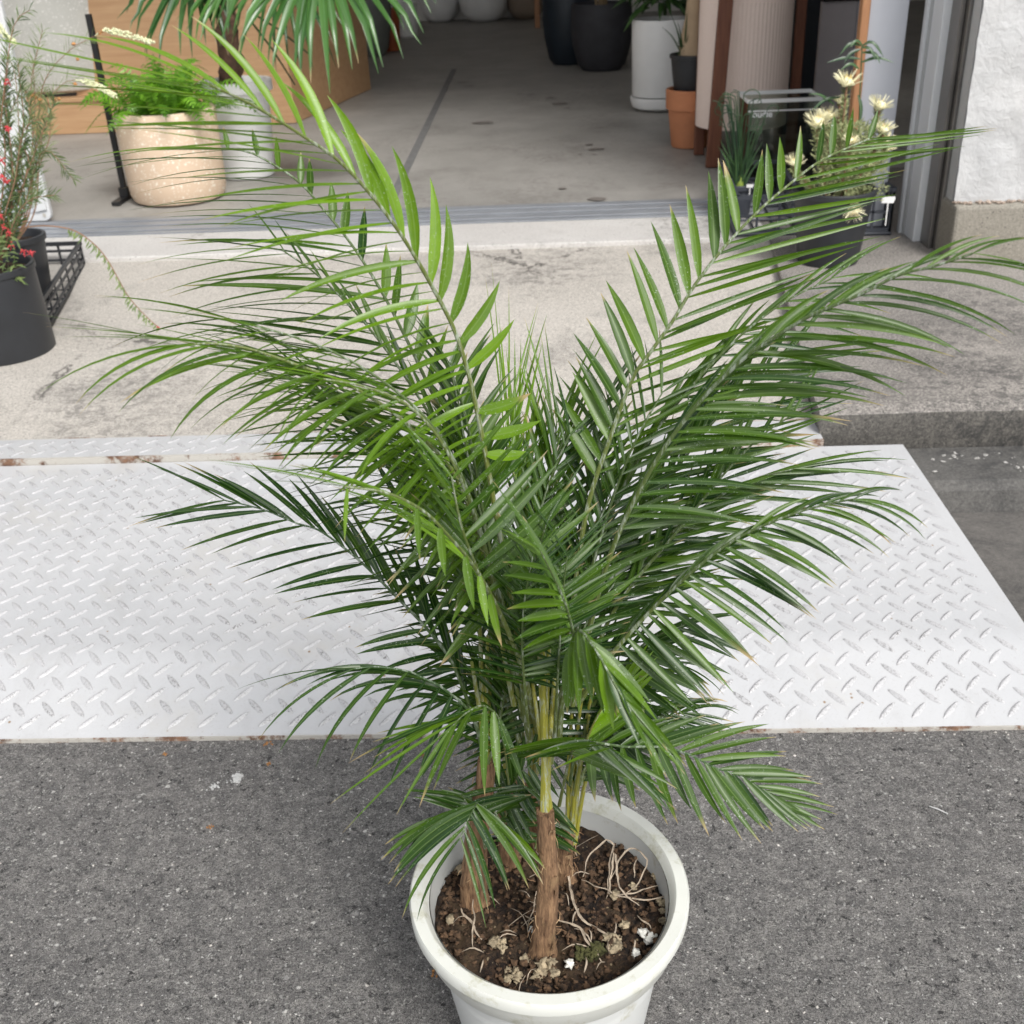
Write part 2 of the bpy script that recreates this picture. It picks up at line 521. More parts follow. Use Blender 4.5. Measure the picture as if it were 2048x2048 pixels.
M['label'] = plain('white_plant_label', (0.78, 0.78, 0.77), 0.5, 0.03)


# ------------------------------------------------------------------ mesh building
class MB:
    def __init__(s):
        s.v, s.f, s.c, s.mi = [], [], [], []
        s.cur = 0

    def vert(s, p, c=(0.5, 0, 0)):
        s.v.append(tuple(p))
        s.c.append((c[0], c[1], c[2], 1))
        return len(s.v) - 1

    def face(s, *idx):
        s.f.append(idx)
        s.mi.append(s.cur)

    def box(s, x0, x1, y0, y1, z0, z1, c=(0.5, 0, 0)):
        i = [s.vert((x, y, z), c) for z in (z0, z1) for y in (y0, y1) for x in (x0, x1)]
        for q in ((0, 2, 3, 1), (4, 5, 7, 6), (0, 1, 5, 4), (2, 6, 7, 3), (0, 4, 6, 2), (1, 3, 7, 5)):
            s.face(*[i[k] for k in q])

    def hexa(s, b, t, c=(0.5, 0, 0)):
        """b, t: four bottom and four top points in ring order"""
        bi = [s.vert(p, c) for p in b]
        ti = [s.vert(p, c) for p in t]
        s.face(*bi[::-1])
        s.face(*ti)
        for k in range(4):
            s.face(bi[k], bi[(k + 1) % 4], ti[(k + 1) % 4], ti[k])

    def prism(s, poly, axis, a, b, c=(0.5, 0, 0)):
        """poly in the plane normal to axis, extruded from a to b"""
        def P(u, v, w):
            return {0: (w, u, v), 1: (u, w, v), 2: (u, v, w)}[axis]
        A = [s.vert(P(u, v, a), c) for u, v in poly]
        B = [s.vert(P(u, v, b), c) for u, v in poly]
        s.face(*A[::-1])
        s.face(*B)
        n = len(poly)
        for k in range(n):
            s.face(A[k], A[(k + 1) % n], B[(k + 1) % n], B[k])

    def lathe(s, prof, n=48, cen=(0, 0, 0), c=(0.5, 0, 0), pleat=0.0, pn=0):
        rings = []
        for r, z in prof:
            ring = []
            for k in range(n):
                a = 2 * math.pi * k / n
                rr = r * (1 + (pleat * math.cos(pn * a) if pleat else 0))
                ring.append(s.vert((cen[0] + rr * math.cos(a), cen[1] + rr * math.sin(a), cen[2] + z), c))
            rings.append(ring)
        for i in range(len(rings) - 1):
            for k in range(n):
                s.face(rings[i][k], rings[i][(k + 1) % n], rings[i + 1][(k + 1) % n], rings[i + 1][k])
        return rings

    def cap(s, ring, flip=False):
        s.face(*(ring[::-1] if flip else ring))

    def tube(s, pts, rad, n=6, tone=0.5, brown=None, cap=True):
        pts = [Vector(p) for p in pts]
        rings = []
        ref = None
        for i, p in enumerate(pts):
            T = (pts[min(i + 1, len(pts) - 1)] - pts[max(i - 1, 0)])
            T = T.normalized() if T.length > 1e-9 else Vector((0, 0, 1))
            if ref is None:
                ref = Vector((0, 0, 1)) if abs(T.z) < 0.9 else Vector((1, 0, 0))
            A = (ref - T * ref.dot(T)).normalized()
            ref = A
            B = T.cross(A)
            r = rad[i] if isinstance(rad, (list, tuple)) else rad
            tn = tone[i] if isinstance(tone, (list, tuple)) else tone
            br = (brown[i] if isinstance(brown, (list, tuple)) else (brown or 0))
            rings.append([s.vert(p + A * (r * math.cos(2 * math.pi * k / n)) + B * (r * math.sin(2 * math.pi * k / n)), (tn, br, 0.2)) for k in range(n)])
        for i in range(len(rings) - 1):
            for k in range(n):
                s.face(rings[i][k], rings[i][(k + 1) % n], rings[i + 1][(k + 1) % n], rings[i + 1][k])
        if cap:
            s.face(*rings[0][::-1])
            s.face(*rings[-1])

    def blade(s, pts, nrm, w, tone=0.5, tipb=0.0, fold=0.25, prof=None, tipfrac=0.1):
        """a leaf blade: midline pts, face normal nrm (vector or list), greatest half width w"""
        n = len(pts)
        rows = []
        for i, p in enumerate(pts):
            u = i / (n - 1)
            T = (pts[min(i + 1, n - 1)] - pts[max(i - 1, 0)]).normalized()
            N_ = nrm[i] if isinstance(nrm, list) else nrm
            N_ = N_ - T * N_.dot(T)
            N_ = N_.normalized() if N_.length > 1e-6 else Vector((0, 0, 1))
            S = T.cross(N_)
            k = prof(u) if prof else (min(1, (0.35 + u * 3.2)) * (1 - max(0, (u - 0.45) / 0.55) ** 1.6))
            hw = max(w * k, 0.0003 if u < 0.99 else 0.00005)
            br = tipb * max(0, (u - (1 - tipfrac)) / tipfrac) if tipb else 0
            br = min(1, br * 1.6)
            rows.append((s.vert(p + S * hw + N_ * hw * fold, (tone, br, 0)), s.vert(p, (tone, br, 0.5)), s.vert(p - S * hw + N_ * hw * fold, (tone, br, 1))))
        for i in range(n - 1):
            a, b = rows[i], rows[i + 1]
            s.face(a[0], a[1], b[1], b[0])
            s.face(a[1], a[2], b[2], b[1])

    def blob(s, cen, r, seg=7, amp=0.25, squash=0.7, tone=0.5):
        cen = Vector(cen)
        off = Vector((rnd.random() * 50, rnd.random() * 50, 0))
        rings = []
        for i in range(1, seg):
            th = math.pi * i / seg
            ring = []
            for k in range(seg + 2):
                ph = 2 * math.pi * k / (seg + 2)
                d = Vector((math.sin(th) * math.cos(ph), math.sin(th) * math.sin(ph), math.cos(th)))
                rr = r * (1 + amp * noise.noise(d * 1.7 + off) * 1.6 + amp * .8 * noise.noise(d * 4.5 + off))
                ring.append(s.vert(cen + Vector((d.x * rr, d.y * rr, d.z * rr * squash)), (tone, 0, 0.2)))
            rings.append(ring)
        top = s.vert(cen + Vector((0, 0, r * squash)), (tone, 0, 0.2))
        bot = s.vert(cen - Vector((0, 0, r * squash)), (tone, 0, 0.2))
        m_ = seg + 2
        for k in range(m_):
            s.face(top, rings[0][k], rings[0][(k + 1) % m_])
            s.face(bot, rings[-1][(k + 1) % m_], rings[-1][k])
        for i in range(len(rings) - 1):
            for k in range(m_):
                s.face(rings[i][k], rings[i + 1][k], rings[i + 1][(k + 1) % m_], rings[i][(k + 1) % m_])

    def build(s, name, mats, parent=None, smooth=True, bevel=0.0, origin=None, recalc=True, sharp=True):
        me = bpy.data.meshes.new(name)
        vs = s.v
        if origin is not None:
            ox, oy, oz = origin
            vs = [(x - ox, y - oy, z - oz) for x, y, z in vs]
        me.from_pydata(vs, [], s.f)
        at_ = me.attributes.new('tone', 'FLOAT_COLOR', 'POINT')
        flat = [q for cc in s.c for q in cc]
        at_.data.foreach_set('color', flat)
        for mm in (mats if isinstance(mats, (list, tuple)) else [mats]):
            me.materials.append(M[mm] if isinstance(mm, str) else mm)
        me.polygons.foreach_set('material_index', s.mi)
        me.polygons.foreach_set('use_smooth', [smooth] * len(s.f))
        if recalc:
            bm = bmesh.new()
            bm.from_mesh(me)
            bmesh.ops.recalc_face_normals(bm, faces=bm.faces)
            bm.to_mesh(me)
            bm.free()
        ob = bpy.data.objects.new(name, me)
        COL.objects.link(ob)
        if parent:
            ob.parent = parent
        if origin is not None:
            ob.location = origin
        if bevel:
            md = ob.modifiers.new('bevel', 'BEVEL')
            md.width = bevel
            md.segments = 2
            md.limit_method = 'ANGLE'
            md.angle_limit = R(40)
        if smooth and recalc:
            if sharp:
                me.set_sharp_from_angle(angle=R(38))
        return ob


def tag(o, label=None, cat=None, group=None, kind=None):
    if label:
        o['label'] = label
    if cat:
        o['category'] = cat
    if group:
        o['group'] = group
    if kind:
        o['kind'] = kind
    return o


def thing(name, label, cat, loc, group=None):
    o = bpy.data.objects.new(name, None)
    o.empty_display_size = 0.05
    COL.objects.link(o)
    o.location = loc
    tag(o, label, cat, group)
    return o


def lp(root):
    """offset from world coordinates to the thing's own coordinates"""
    return Vector(root.location)


class LMB(MB):
    """mesh builder whose vertices are given in world space but stored relative to a root"""
    def __init__(s, root):
        super().__init__()
        s.o = Vector(root.location)
        s.root = root

    def vert(s, p, c=(0.5, 0, 0)):
        q = Vector(p) - s.o
        return super().vert(q, c)

    def out(s, name, mats, parent=None, **kw):
        return s.build(name, mats, parent or s.root, **kw)


def smooth_path(P, n):
    """Catmull-Rom through P, resampled evenly"""
    P = [Vector(p) for p in P]
    Q = [P[0] * 2 - P[1]] + P + [P[-1] * 2 - P[-2]]
    dense = []
    for i in range(1, len(Q) - 2):
        for k in range(14):
            t = k / 14
            a, b, c, d = Q[i - 1], Q[i], Q[i + 1], Q[i + 2]
            dense.append(0.5 * ((2 * b) + (c - a) * t + (2 * a - 5 * b + 4 * c - d) * t * t + (3 * b - a - 3 * c + d) * t ** 3))
    dense.append(P[-1])
    L = [0]
    for i in range(1, len(dense)):
        L.append(L[-1] + (dense[i] - dense[i - 1]).length)
    out = []
    j = 0
    for k in range(n):
        s = L[-1] * k / (n - 1)
        while j < len(L) - 2 and L[j + 1] < s:
            j += 1
        u = (s - L[j]) / max(1e-9, L[j + 1] - L[j])
        out.append(dense[j].lerp(dense[j + 1], min(1, max(0, u))))
    return out


def lerp(a, b, t):
    return a + (b - a) * t


def tri(l, t):
    x = min(max(t, 0), .9999) * (len(l) - 1)
    return lerp(l[int(x)], l[int(x) + 1], x - int(x))


# ================================================================== THE SETTING
ZF = 0.20                                   # height of the shop floor above the street
g = MB()
g.box(-90, 90, -90, 90, -0.3, 0.0)
tag(g.build('asphalt', 'asphalt', smooth=False), kind='structure')

yt0, yt1 = onz(700, 454, ZF).y, onz(700, 420, ZF).y      # sill track
yb = onz(700, 498, ZF).y                                  # pale band front
XL = -6.0
PL0 = onz(1560, 500, ZF)
PL1 = onz(1654, 838, ZF)
y_plate0 = onz(1000, 1471, 0.0).y
y_plate1 = onz(1000, 897, 0.135).y
y_lip1 = y_plate1 + 0.13
y_pf = onz(1850, 822, ZF).y
print('CAL track', yt0, yt1, 'band', yb, 'plate', y_plate0, y_plate1, 'platform', PL0, PL1, y_pf)

# shop floor slab
g = MB()
g.box(XL, 5.5, yt1 - 0.02, 16.2, -0.05, ZF - 0.004)
tag(g.build('shop_floor', 'floor', smooth=False), kind='structure')
# expansion joint let into the floor
a, b = onz(777, 411, ZF), onz(908, 138, ZF)
g = MB()
dx = (b - a)
w = 0.022
g.hexa([(a.x - w, a.y, ZF - 0.01), (a.x + w, a.y, ZF - 0.01), (b.x + w, b.y, ZF - 0.01), (b.x - w, b.y, ZF - 0.01)],
       [(a.x - w, a.y, ZF), (a.x + w, a.y, ZF), (b.x + w, b.y, ZF), (b.x - w, b.y, ZF)])
tag(g.build('floor_joint', plain('dark_joint_filler', (0.16, 0.16, 0.16), 0.7, 0.2, 20), smooth=False), kind='structure')
# oil stains
g = MB()
for px, py, r_ in ((1120, 207, .07), (1100, 196, .05), (1062, 189, .04), (1135, 216, .03), (965, 245, .09), (1192, 298, .06), (1178, 289, .03),
                   (1160, 309, .02), (1195, 398, .06), (925, 165, .07), (905, 160, .04), (1125, 377, .03), (1040, 188, .03), (1188, 309, .02), (940, 172, .05)):
    p = onz(px, py, ZF)
    r_ *= .75
    ring = []
    for k in range(14):
        aa = 2 * math.pi * k / 14
        rr = r_ * (1 + 0.5 * noise.noise(Vector((math.cos(aa) * 1.3, math.sin(aa) * 1.3, px))))
        ring.append(g.vert((p.x + rr * math.cos(aa), p.y + 0.8 * rr * math.sin(aa), ZF + 0.0015)))
    g.face(*ring)
tag(g.build('floor_stains', plain('oil_stain', (0.19, 0.17, 0.155), 0.5, 0.35, 40), smooth=False, recalc=False), kind='structure')

# pale concrete band under the door
g = MB()
XR = onz(1560, 480, ZF).x + 0.02
g.box(XL, XR, yb, yt0 - 0.001, -0.05, ZF - 0.002)
tag(g.build('door_threshold', 'band', smooth=False, bevel=0.006), kind='structure')

# sloping concrete pad
g = MB()
zb0, zb1 = 0.134, ZF - 0.022
xa, xb = PL1.x, PL0.x
g.hexa([(XL, y_lip1, -0.05), (xa, y_lip1, -0.05), (xb, yb, -0.05), (XL, yb, -0.05)],
       [(XL, y_lip1, zb0), (xa, y_lip1, zb0), (xb, yb, zb1), (XL, yb, zb1)])
tag(g.build('concrete_pad', 'pad', smooth=False), kind='structure')

# raised platform right of the pad, with a worn round edge
g = MB()
prof = [(y_pf + 0.03, -0.05), (y_pf + 0.022, 0.10), (y_pf + 0.012, ZF - 0.04), (y_pf + 0.022, ZF - 0.014), (y_pf + 0.05, ZF - 0.002), (y_pf + 0.09, ZF)]
cols = []
nx = 24
for i in range(nx + 1):
    u = i / nx
    x = lerp(PL1.x - 0.004, 6.5, u ** 1.6)
    col = []
    for (y, z) in prof:
        w_ = 0.012 * noise.noise(Vector((x * 5, z * 9, 3)))
        col.append(g.vert((x, y + w_, z)))
    tpx = x if i else PL0.x
    cols.append(col)
for i in range(nx):
    for k in range(len(prof) - 1):
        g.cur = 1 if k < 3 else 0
        g.face(cols[i][k], cols[i + 1][k], cols[i + 1][k + 1], cols[i][k + 1])
g.cur = 0
yk = onz(1830, 484, ZF).y + 1.4
# top: from the edge back to the door, left side along the pad
bl = g.vert((PL0.x, yb, ZF))
bl2 = g.vert((PL0.x, yk, ZF))
br = g.vert((6.5, yk, ZF))
g.face(*([c_[-1] for c_ in cols] + [br, bl2, bl]))
# left flank
fl = g.vert((PL0.x, yb, -0.05))
g.face(cols[0][0], cols[0][1], cols[0][2], cols[0][3], cols[0][4], cols[0][5], bl, fl)
tag(g.build('concrete_platform', ['platform', 'stainface']), kind='structure')

# kerb at the foot of the platform
zk = 0.075
g = MB()
pk = PL1.x - 0.25
g.prism([(y_pf - 0.20, 0.0), (y_pf - 0.185, zk - 0.02), (y_pf - 0.16, zk), (y_pf + 0.02, zk + 0.006), (y_pf + 0.02, -0.05), (y_pf - 0.2, -0.05)], 0, pk, 6.5)
tag(g.build('kerb', 'kerb', smooth=False), kind='structure')
g = MB()
g.box(PL1.x - 0.1, 6.5, y_pf - 0.75, y_pf - 0.205, -0.02, 0.004)
tag(g.build('gutter', m_concrete('gutter_concrete', (0.095, 0.09, 0.084), (0.15, 0.14, 0.13), stain=(0.05, 0.049, 0.048), st=0.48, fine=0.35), smooth=False), kind='structure')

# white grit lying on the kerb: uncountable
g = MB()
for i in range(380):
    x = rnd.uniform(PL1.x + 0.02, 3.2)
    y = y_pf - 0.01 - abs(rnd.gauss(0, 0.05))
    if noise.noise(Vector((x * 6, y * 20, 0))) < -.05:
        continue
    g.blob((x, y, zk + 0.004), rnd.uniform(0.0015, 0.0065), 5, 0.7, 0.35)
tag(g.build('grit', plain('pale_grit', (0.40, 0.39, 0.37), 0.8, 0.3, 90)), kind='stuff')

# door track: grooved aluminium sill
root = thing('door_track', 'grooved blue grey metal sliding door track set across the doorway floor', 'door track', (0, yt0, ZF - 0.03))
g = LMB(root)
g.box(XL, XR + 0.25, yt0, yt1, ZF - 0.05, ZF - 0.010)
g.out('sill_bed', 'trackgap', smooth=False)
nrib = 7
wd = (yt1 - yt0)
for i in range(nrib):
    g = LMB(root)
    y0 = yt0 + wd * (i + 0.10) / nrib
    y1 = yt0 + wd * (i + 0.78) / nrib
    g.box(XL, XR + 0.25, y0, y1, ZF - 0.010, ZF + (0.006 if i % 2 else 0.002))
    g.out('rail', 'track', smooth=False, bevel=0.002)

# ---- the shop building: one thing
root = thing('shop_building', 'shop building with wide open doorway, white textured wall and grey metal door frame', 'building', (0, 6, ZF))
jl = onz(1823, 484, ZF)
jr = onz(1849, 486, ZF)
yj = jl.y
yw = onz(1960, 522, ZF).y
wl = at(1907, 405, yw + 0.06)
zpl = at(1960, 412, yw).z
print('CAL jamb', jl, jr, 'wall', yw, wl, 'plinth top', zpl)
g = LMB(root)
g.box(-6.2, -6.0, yt1, 16.2, 0, 4.8)
g.box(5.5, 5.7, yj + 0.1, 16.2, 0, 4.8)
g.box(-6.2, 5.7, 16.0, 16.2, 0, 4.8)
g.out('inner_wall', 'wall', smooth=False)
g = LMB(root)
g.box(-6.2, 5.7, yt0 + 0.3, 16.2, 4.8, 5.0)  # unseen ceiling, raised to let more skylight in
g.out('ceiling', 'ceiling', smooth=False)
g = LMB(root)
g.box(-6.2, jl.x + 0.2, yt0, yt0 + 0.3, 4.6, 6.0)  # unseen lintel, set high so daylight reaches into the shop
g.out('lintel_wall', 'stucco', smooth=False)
# right hand wall: stuccoed, subdivided for a lumpy face
g = LMB(root)
x0w = wl.x
nx, nz = 50, 90
grid = []
for i in range(nx + 1):
    row = []
    for k in range(nz + 1):
        x = lerp(x0w, x0w + 1.6, i / nx)
        z = lerp(zpl, zpl + 2.6, k / nz)
        d = 0.012 * noise.noise(Vector((x * 11, z * 9, 0))) + 0.006 * noise.noise(Vector((x * 30, z * 26, 4)))
        row.append(g.vert((x, yw + 0.06 + d, z)))
    grid.append(row)
for i in range(nx):
    for k in range(nz):
        g.face(grid[i][k], grid[i + 1][k], grid[i + 1][k + 1], grid[i][k + 1])
g.out('textured_wall', 'stucco', recalc=False)
g = LMB(root)
g.box(x0w + 0.004, 5.9, yw + 0.085, yw + 0.5, zpl, 5.5)
g.out('wall_core', 'stucco', smooth=False)
g = LMB(root)
g.box(x0w + 0.004 - 0.012, 5.9, yw, yw + 0.45, ZF - 0.02, zpl)
g.out('wall_foot', 'plinth', smooth=False, bevel=0.012)
# corner bead on the wall end and steel guide channels
xb0, xb1_ = at(1963, 0, yw + .1).x, at(1980, 0, yw + .1).x
xb1_ = max(xb0 + .02, min(xb1_, x0w - .002))
g = LMB(root)
g.box(xb0, xb1_, yw + 0.10, yw + 0.4, ZF, 3.7)
g.out('corner_trim', 'beige', smooth=False, bevel=0.003)
g = LMB(root)
xs0, xs1 = at(1931, 0, yw + .16).x, xb0 - .002
g.box(lerp(xs0, xs1, .55), xs1, yw + 0.16, yw + 0.30, ZF, 3.7)
g.box(xs0, lerp(xs0, xs1, .5), yw + 0.19, yw + 0.32, ZF, 3.7)
g.out('steel_channel', 'steel', smooth=False, bevel=0.004)
g = LMB(root)
g.box(jr.x + 0.003, jr.x + 0.016, yj + 0.02, yj + 0.2, ZF, 3.7)
g.out('rubber_seal', 'gap', smooth=False)
print('CAL frame', x0w, xb0, xb1_, xs0, jr.x)
jam = LMB(root)
jam.box(jl.x + 0.003, jr.x, yj, yj + 0.12, ZF, 3.7)
jm = jam.out('door_jamb', 'jamb', smooth=False, bevel=0.004)
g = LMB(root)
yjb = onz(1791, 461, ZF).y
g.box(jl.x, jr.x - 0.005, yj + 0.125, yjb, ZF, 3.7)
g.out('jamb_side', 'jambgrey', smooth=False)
g = LMB(root)
g.box(jl.x - 0.012, jl.x - 0.001, yjb - 0.04, yjb - 0.012, ZF, 3.7)
g.out('jamb_strip', 'jamb', smooth=False)

# ---- steel ramp: checker plate
y_b = y_plate0 + 0.20                      # bend
z_b, z_p1 = 0.068, 0.118
xr0 = onz(2078, 1320, 0.03).x
rf = onz(2205, 1463, 0.0)
rb = onz(1799, 880, 0.118)
lastx = rb.x
print('CAL plate right', rf, rb)
root = thing('loading_ramp', 'white painted checker plate steel ramp lying between asphalt and concrete pad', 'ramp', (0, y_plate0, 0))


def plate_z(y):
    if y < y_b:
        return lerp(0.008, z_b, (y - y_plate0) / (y_b - y_plate0))
    return lerp(z_b, z_p1, (y - y_b) / (y_plate1 - y_b))


XPL = -3.6
pe = onz(2048, 1262, 0.055)


def plate_xr(y):
    return rb.x + (pe.x - rb.x) * (y - rb.y) / (pe.y - rb.y)


g = LMB(root)
ys = [y_plate0, y_plate0 + 0.13, y_b - 0.03, y_b, y_b + 0.03, y_b + 0.4, y_plate1]
top, bot = [], []
for y in ys:
    z = plate_z(y)
    top.append((g.vert((XPL, y, z)), g.vert((plate_xr(y), y, z))))
    bot.append((g.vert((XPL, y, z - 0.006)), g.vert((plate_xr(y), y, z - 0.006))))
for i in range(len(ys) - 1):
    g.face(top[i][0], top[i][1], top[i + 1][1], top[i + 1][0])
    g.face(bot[i][0], bot[i + 1][0], bot[i + 1][1], bot[i][1])
    g.face(top[i][1], bot[i][1], bot[i + 1][1], top[i + 1][1])
g.face(top[-1][0], top[-1][1], bot[-1][1], bot[-1][0])
g.out('ramp_plate', 'plate')
g = LMB(root)
g.box(XPL, plate_xr(y_plate0) - 0.002, y_plate0 - 0.004, y_plate0 - 0.0005, 0.0, 0.0085)
g.box(rb.x - 0.06, rb.x - 0.01, y_plate0 + 0.03, y_plate1 - 0.02, 0.0, 0.012)
g.out('rusty_edge', 'rust', smooth=False)
# raised lugs: a pattern pressed in the plate
g = LMB(root)
pit = 0.0605
x = XPL + 0.05
nxl = int((plate_xr(y_plate0) - 0.03 - x) / pit)
nyl = int((y_plate1 - 0.015 - y_plate0 - 0.03) / (pit / 2))
for j in range(nyl):
    y = y_plate0 + 0.035 + j * pit / 2
    sgn = 1 if j % 2 == 0 else -1
    for i in range(nxl):
        xx = x + i * pit + (pit / 2 if (j % 2) else 0)
        if xx < -2.3 and y < 2.1:
            continue
        if xx < -2.6 or xx > plate_xr(y) - .025:
            continue
        L, W_, hh = 0.026 * rnd.uniform(0.93, 1.04), 0.0062, 0.0036
        d = Vector((1, sgn, 0)).normalized()
        pth = Vector((-d.y, d.x, 0))
        dz = (plate_z(y + 0.01) - plate_z(y - 0.01)) / 0.02
        ring = []
        for k in range(12):
            aa = 2 * math.pi * k / 12
            u, v = math.cos(aa), math.sin(aa)
            p = d * (L * u) + pth * (W_ * v * (1 - 0.45 * abs(u) ** 3))
            ring.append(g.vert((xx + p.x, y + p.y, plate_z(y) + dz * p.y + 0.0003)))
        r2 = []
        for k in range(12):
            aa = 2 * math.pi * k / 12
            u, v = math.cos(aa) * 0.80, math.sin(aa) * 0.30
            p = d * (L * u) + pth * (W_ * v)
            r2.append(g.vert((xx + p.x, y + p.y, plate_z(y) + dz * p.y + hh)))
        for k in range(12):
            g.face(ring[k], ring[(k + 1) % 12], r2[(k + 1) % 12], r2[k])
        g.face(*r2)
o = g.out('plate_lugs', 'lug', recalc=False)
o['kind'] = 'stuff'

# second, narrow plate on the lip of the pad
xl1 = onz(1652, 885, 0.14).x
root = thing('threshold_plate', 'narrow white checker plate strip with rusty front edge, along front of concrete pad', 'steel plate', (0, y_plate1, 0.1))
g = LMB(root)
g.box(XPL, xl1, y_plate1 + 0.012, y_lip1 + 0.004, 0.129, 0.136)
g.out('strip_plate', 'plate', smooth=False)
g = LMB(root)
g.box(XPL, xl1 + 0.001, y_plate1 + 0.003, y_plate1 + 0.0115, 0.105, 0.1355)
g.box(XPL, xl1, y_lip1 + 0.004, y_lip1 + 0.011, 0.12, 0.1355)
g.out('rusty_edge', 'rust', smooth=False)
g = LMB(root)
for i in range(int((xl1 - XPL - 0.06) / 0.0605)):
    xx = XPL + 0.04 + i * 0.0605
    if xx < -2.6:
        continue
    for j, (yy, sg) in enumerate(((y_plate1 + 0.04, 1), (y_plate1 + 0.07, -1), (y_plate1 + 0.10, 1))):
        d = Vector((1, sg, 0)).normalized()
        pth = Vector((-d.y, d.x, 0))
        cx = xx + (0.03 if j == 1 else 0)
        if cx > xl1 - 0.04:
            continue
        r1 = [g.vert(Vector((cx, yy, 0.1362)) + d * (0.024 * math.cos(k * math.pi / 5)) + pth * (0.0055 * math.sin(k * math.pi / 5))) for k in range(10)]
        r2 = [g.vert(Vector((cx, yy, 0.1392)) + d * (0.018 * math.cos(k * math.pi / 5)) + pth * (0.002 * math.sin(k * math.pi / 5))) for k in range(10)]
        for k in range(10):
            g.face(r1[k], r1[(k + 1) % 10], r2[(k + 1) % 10], r2[k])
        g.face(*r2)
o = g.out('plate_lugs', 'lug', recalc=False)
o['kind'] = 'stuff'

# ================================================================== THE POTTED PALM
Y0 = 1.017
pc = onz(1098, 1781, 0.0)
# rim centre from the photo: 0.36 m wide rim
RIM_R = 0.18
rimc = O + FW * 1.419 + RT * ((1097 - 1024) / FPX * 1.419) - UP * ((1770 - 1024) / FPX * 1.419)
ZR = rimc.z
print('CAL rim', rimc)
PX, PY = rimc.x, rimc.y
palm = thing('potted_palm', 'large clustering palm with many feathery green fronds in a white plastic pot on asphalt', 'potted palm', (PX, PY, 0))
g = LMB(palm)
prof = [(0.0, 0.004), (0.118, 0.004), (0.124, 0.012), (0.150, ZR - 0.045), (0.158, ZR - 0.043), (0.160, ZR - 0.05), (0.152, ZR - 0.055)]
g.lathe([(0.001, 0.003), (0.112, 0.003), (0.120, 0.010), (0.1535, ZR - 0.050)], 72, (PX, PY, 0))
g.lathe([(0.154, ZR - 0.012), (0.150, ZR - 0.05), (0.146, ZR - 0.11)], 72, (PX, PY, 0))
pot = g.out('pot', 'whitepot')
g = LMB(palm)
g.lathe([(0.1530, ZR - 0.056), (0.1640, ZR - 0.058), (0.1670, ZR - 0.054), (0.1735, ZR - 0.022), (0.1795, ZR - 0.018), (0.1800, ZR - 0.004), (0.1775, ZR), (0.1635, ZR), (0.1610, ZR - 0.002), (0.1550, ZR - 0.013)], 96, (PX, PY, 0))
g.out('rim', 'potrim', pot)
# soil
ZS = ZR - 0.050
g = LMB(palm)
n1, n2 = 40, 90
rows = []
for i in range(n1 + 1):
    r_ = 0.1500 * i / n1
    row = []
    for k in range(n2):
        a = 2 * math.pi * k / n2
        x, y = PX + r_ * math.cos(a), PY + r_ * math.sin(a)
        z = ZS + 0.010 * noise.noise(Vector((x * 22, y * 22, 0))) + 0.0065 * noise.noise(Vector((x * 75, y * 75, 5))) + 0.004 * noise.noise(Vector((x * 190, y * 190, 9))) + 0.010 * (r_ / 0.15) ** 2 * 0.5
        row.append(g.vert((x, y, z)))
    rows.append(row)
for i in range(n1):
    for k in range(n2):
        g.face(rows[i][k], rows[i][(k + 1) % n2], rows[i + 1][(k + 1) % n2], rows[i + 1][k])
soil = g.out('soil', 'soil', recalc=False)


def soilpt(px, py, dz=0.0):
    return onz(px * K, py * K, ZS + 0.006 + dz)


# crumbs and stones on the soil
g = LMB(palm)
for i in range(1100):
    a, r_ = rnd.uniform(0, 6.283), 0.146 * math.sqrt(rnd.random())
    g.blob((PX + r_ * math.cos(a), PY + r_ * math.sin(a), ZS + rnd.uniform(0.003, 0.010)), rnd.choice((.0012, .0016, .002, .003, .0042)), 6, 1.0, rnd.uniform(.4, .9))
o = g.out('soil_crumbs', plain('soil_crumb', (0.085, 0.05, 0.028), 1.0, 0.85, 75), soil, sharp=False)
o['kind'] = 'stuff'
for (px, py, r_, mt) in ((1232, 1605, .011, 'stone'), (1258, 1640, .006, 'stone'), (1238, 1652, .008, 'stone'), (1263, 1655, .0085, 'stone'), (1258, 1712, .011, 'stone'), (1195, 1673, .007, 'stone'),
                         (1252, 1738, .0075, 'stone'), (1213, 1760, .0085, 'perlite'), (1228, 1768, .009, 'perlite'), (1221, 1774, .006, 'perlite'),
                         (1198, 1800, .0085, 'perlite'), (1106, 1806, .018, 'moss'), (1025, 1832, .013, 'stone'), (1045, 1836, .009, 'stone'), (1040, 1815, .008, 'stone'),
                         (968, 1838, .010, 'stone'), (1160, 1780, .012, 'stone'), (1178, 1745, .008, 'stone'), (940, 1780, .010, 'stone'), (905, 1690, .008, 'stone'), (1005, 1755, .006, 'perlite'),
                         (1125, 1555, .005, 'perlite'), (1160, 1688, .008, 'stone'), (1245, 1700, .006, 'stone'), (870, 1640, .009, 'stone'), (1180, 1545, .010, 'stone'), (1205, 1560, .009, 'stone'), (850, 1735, .008, 'stone'), (990, 1810, .007, 'stone'), (1075, 1818, .007, 'perlite')):
    g = LMB(palm)
    if r_ > .0095 and mt != 'perlite':
        for q in range(9):
            o_ = Vector((rnd.uniform(-1, 1), rnd.uniform(-1, 1), rnd.uniform(-.2, .3))) * r_ * .75
            g.blob(soilpt(px, py, 0.001) + o_, r_ * rnd.uniform(.25, .55), 10, 0.9, 0.7)
    else:
        g.blob(soilpt(px, py, 0.002), r_ * .8, 12, 0.5, 0.75)
    g.out('pebble', mt, soil, sharp=False)


